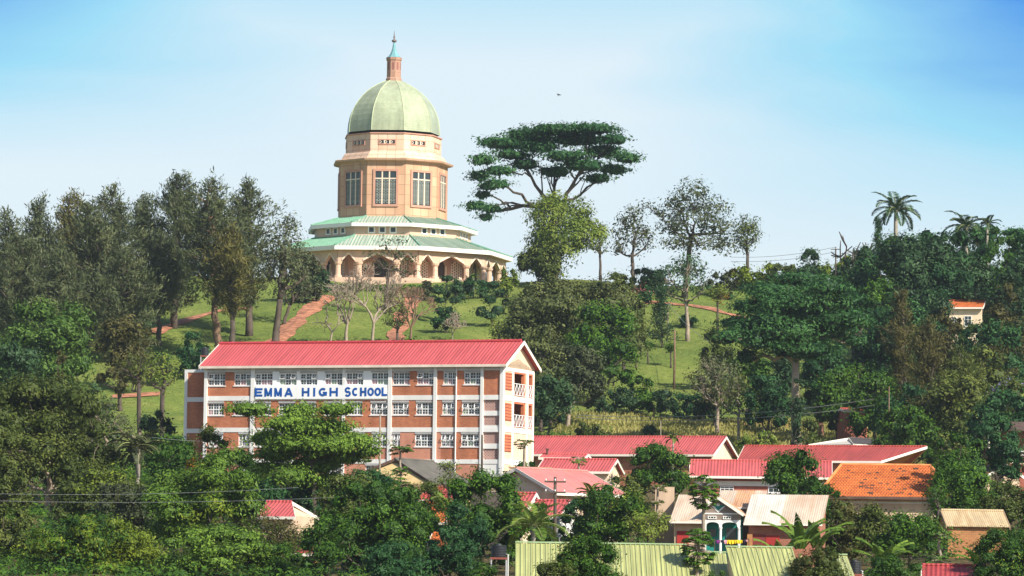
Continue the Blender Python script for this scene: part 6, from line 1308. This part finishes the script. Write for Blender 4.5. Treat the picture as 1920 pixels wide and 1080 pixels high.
# among the houses
tree('bushy tree in front of the long red roof', 1238, 826, 935, 60, 398, 'mango', 'mango', n=16); palm('little palm crown before the long red roof', 1262, 815, 430, 20, 10, 'palm', crown_y=822, sd=17, trunk_r=.1)
tree('olive tree left of the bushy one, over the pink roof', 1160, 885, 960, 50, 345, 'mango', 'olive')
tree('large glossy mango tree with yellow shoots above the green roof', 1150, 905, 1030, 78, 306, 'mango', 'mango', n=18, cols=('lime', 0.12))
tree('dark tree right of the dark pole', 1090, 925, 1035, 46, 310, 'mango', 'deep')
tree('pale leaved papaya clump beside the mango tree', 1215, 950, 1030, 52, 298, 'open', 'light', cover=2.43)
tree('dark tree standing before the green roof at the bottom', 1105, 1000, 1110, 72, 236, 'mango', 'mango', n=18, cols=('brown', 0.15)); tree('lower left shoots of foliage before the green roof', 1040, 1040, 1110, 45, 235, 'mango', 'olive')
papaya('young papaya in front of the cream side of the school', 983, 822, 880, 395, 20, 2, per=18, col='olive', thin=0.12)
tree('low dark bush under the young papaya', 985, 858, 895, 30, 398, 'bush', 'mango', name='bush', cat='bush')
papaya('small papaya before the low red roofs', 1085, 855, 905, 390, 17, 3, per=20, col='light', thin=0.10)
papaya('papaya with stacked leaf tiers in front of the third storey windows', 750, 832, 930, 352, 24, 5, tiers=((0, 1.0), (42, .8), (62, 1.0)), per=22, col='mango')
papaya('tall thin umbrella leaved tree with a round head, left of the teal gable', 1318, 888, 1120, 262, 26, 7, per=95, ball=True, col='mango', name='umbrella_leaved_tree', thin=0.10)
papaya('lower umbrella leaved tree in front of the green roof', 1308, 988, 1120, 255, 30, 8, per=110, ball=True, col='mango', name='umbrella_leaved_tree')
papaya('papaya with orange fruit beside the tan parapet', 1232, 905, 1030, 305, 20, 9, tiers=((0, 1.0), (30, .8), (62, 1.0)), per=18, col='olive')
tree('bright bush at the bottom edge beside the thin stem', 1345, 1056, 1110, 26, 246, 'bush', 'bright', name='bush', cat='bush')
palm('coconut palm with pale upright frond beside the dark pole', 1000, 1000, 288, 78, 15, 'palm', crown_y=985, el=(-0.3, 1.45), droop=1.3, sd=21, trunk_r=.18); palm('palm with spiky fronds between orange tiles and the dark mango', 838, 960, 305, 56, 10, 'palm', crown_y=958, el=(0.1, 1.45), sd=23, trunk_r=.15); palm('small yellowish palm top over the glossy mango tree', 1108, 905, 318, 34, 9, 'lime', crown_y=925, el=(0.3, 1.45), sd=25, trunk_r=.12)
tree('round dark tree before the lower red roof', 1488, 838, 945, 66, 345, 'mango', 'mango', n=18); tree('dark bush joining the round tree and the cream roof', 1545, 905, 985, 40, 330, 'mango', 'mango')
tree('dark brown tinged tree below the orange tiled roof', 1598, 930, 1060, 74, 310, 'mango', 'olive', cols=('brown', 0.25), n=16); tree('dark green tree right of the brown tinged one', 1705, 955, 1075, 72, 300, 'mango', 'mango', n=16)
for a in [('banana clump left of the cream roof edge', 1500, 945, 1045, 286, 1), ('second banana behind the first, leaning right', 1530, 952, 1050, 292, 2), ('banana low by the brick pillar', 1462, 985, 1050, 284, 3), ('banana near the bottom edge right of the brown tinged tree', 1655, 995, 1090, 270, 4), ('banana by the ochre wall at the right', 1835, 1005, 1090, 282, 5)]:
    banana(*a[:5], sd=a[5])
papaya('papaya over the small red roof at bottom right', 1762, 995, 1110, 275, 32, 12, tiers=((0, .7), (40, 1.0)), per=26, col='bright')
tree('bushy tree right of the orange tiled roof', 1790, 800, 905, 50, 352, 'mango', 'mango', n=14); tree('broad dark tree in front of the right end of orange tiles', 1805, 868, 975, 66, 335, 'mango', 'mango', n=16); tree('small leafy tree under the right corner of orange tiles', 1760, 905, 965, 34, 326, 'open', 'mango', cover=2.43)
tree('olive tree at the right edge below the veranda', 1890, 900, 1010, 52, 330, 'mango', 'olive'); tree('dark tree in the bottom right corner', 1885, 985, 1110, 66, 268, 'mango', 'mango', n=16, cols=('lime', 0.08)); tree('brown tinged bush at the bottom between the green roof and the tank', 1540, 1020, 1110, 66, 252, 'mango', 'olive', cols=('brown', .3)); tree('dark low tree at bottom right left of the red roof', 1680, 1035, 1110, 58, 256, 'mango', 'mango')
tree('bush on the terrace of the veranda house', 1862, 850, 890, 34, 410, 'bush', 'olive', name='bush', cat='bush')
tree('bush on the bank right of the long red roof', 1425, 806, 850, 45, 478, 'bush', 'light', name='bush', cat='bush'); tree('scrubby bush at the foot of the tall ivy trunk', 1525, 775, 835, 34, 476, 'bush', 'olive', name='bush', cat='bush')
tree('small dark bush on the grass bank', 1218, 797, 815, 14, 498, 'bush', 'blue', name='bush', cat='bush')
for a in [('tall leafy tree between the pale feathery palm and the school corner', 318, 812, 960, 44, 340, 'mango', 'mango'), ('dense crown before the lowest storey, right of the layered tree', 690, 872, 985, 58, 340, 'mango', 'deep'), ('leafy tree hiding the lower yellow gable', 735, 905, 1010, 42, 318, 'mango', 'mango'), ('tree covering the foot of the tan parapet', 1010, 930, 1040, 34, 300, 'mango', 'mango'), ('tree standing in front of the low verge roof by the veranda', 1822, 858, 940, 36, 372, 'mango', 'deep')]:
    lb, px, t, b, hw, d, kd, c = a; tree(lb, px, t, b, hw, d, kd, c, n=15)
# rough grass on the bank: nobody could count it
def rough_grass():
    rng = np.random.default_rng(2); n = 26000; x = rng.uniform(5, 48, n); y = rng.uniform(478, 523, n); z = terr(x, y); L = rng.uniform(0.4, 0.9, n)
    o = leafmesh('bank_grass', np.stack([x, y, z + L * 0.35], 1).astype(np.float32), nrm(np.stack([rng.normal(size=n), -np.ones(n), rng.normal(size=n) * .3], 1)), nrm(rng.normal(size=(n, 3)) * .35 + np.array([0, 0, 1.0])), L, L * 0.22, np.clip(0.5 + 0.3 * np.sin(x * .6) + rng.normal(0, .2, n), 0, 1), MATS['leaf_drygrass'], None); tag(o, None, None, None, 'stuff')
rough_grass()
# low undergrowth between houses and trees: one uncountable mass
def undergrowth():
    rng = np.random.default_rng(7); Cs = []
    for (x0, x1, y0, y1, n, hm) in ((-48, -2, 262, 400, 1900, 1.1), (-60, -25, 400, 470, 700, 2.2), (4, 50, 272, 296, 260, 1.2), (22, 52, 310, 350, 420, 2.2), (44, 62, 350, 470, 800, 3.0), (8, 24, 300, 330, 200, 1.6), (2, 12, 480, 500, 120, 1.4)):
        x = rng.uniform(x0, x1, n); y = rng.uniform(y0, y1, n); h = hm * rng.random(n) ** 0.6
        Cs.append(np.stack([x, y, terr(x, y) + h * 0.8], 1))
    C = np.concatenate(Cs); U = nrm(rng.normal(size=C.shape) * 0.4 + np.array([0, -.3, 1.0])); L = 0.36
    o = leaves_from(rng, 'undergrowth', C, U, rng.normal(.45, .2, len(C)), 0.85, L, 0.42, 30, MATS['leaf_mango'], None); tag(o, None, None, None, 'stuff')
undergrowth()
def lawn_grass():
    rng = np.random.default_rng(9); n = 36000; x = rng.uniform(-52, 60, n); y = rng.uniform(522, 634, n); z = terr(x, y); L = rng.uniform(0.10, 0.24, n) * (1 + 0.5 * (np.sin(x * .5) * np.sin(y * .35) > .3))
    o = leafmesh('lawn_grass', np.stack([x, y, z + L * 0.3], 1).astype(np.float32), nrm(np.stack([rng.normal(size=n) * .6, -np.ones(n), rng.normal(size=n) * .3 + .3], 1)), nrm(rng.normal(size=(n, 3)) * .4 + np.array([0, 0, 1.0])), L, L * 0.3, np.clip(0.45 + 0.25 * np.sin(x * .35 + y * .1) + rng.normal(0, .25, n), 0, 1), MATS['leaf_lawn'], None); tag(o, None, None, None, 'stuff')
lawn_grass()
# the humid air between the viewer and the hill
def haze():
    mb = MB(); mb.box(-7000, 7000, -600, 7100, -12, 130); o = mb.build('haze', newmat('haze_air')[0]); m = o.data.materials[0]; t = m.node_tree; t.nodes.remove(t.nodes['Principled BSDF'])
    v = nd(t, 'ShaderNodeVolumePrincipled'); v.inputs['Density'].default_value = 0.00007; v.inputs['Color'].default_value = (0.80, 0.90, 1.0, 1); v.inputs['Anisotropy'].default_value = 0.2
    t.links.new(v.outputs[0], t.nodes['Material Output'].inputs['Volume']); tag(o, None, None, None, 'stuff')
haze()
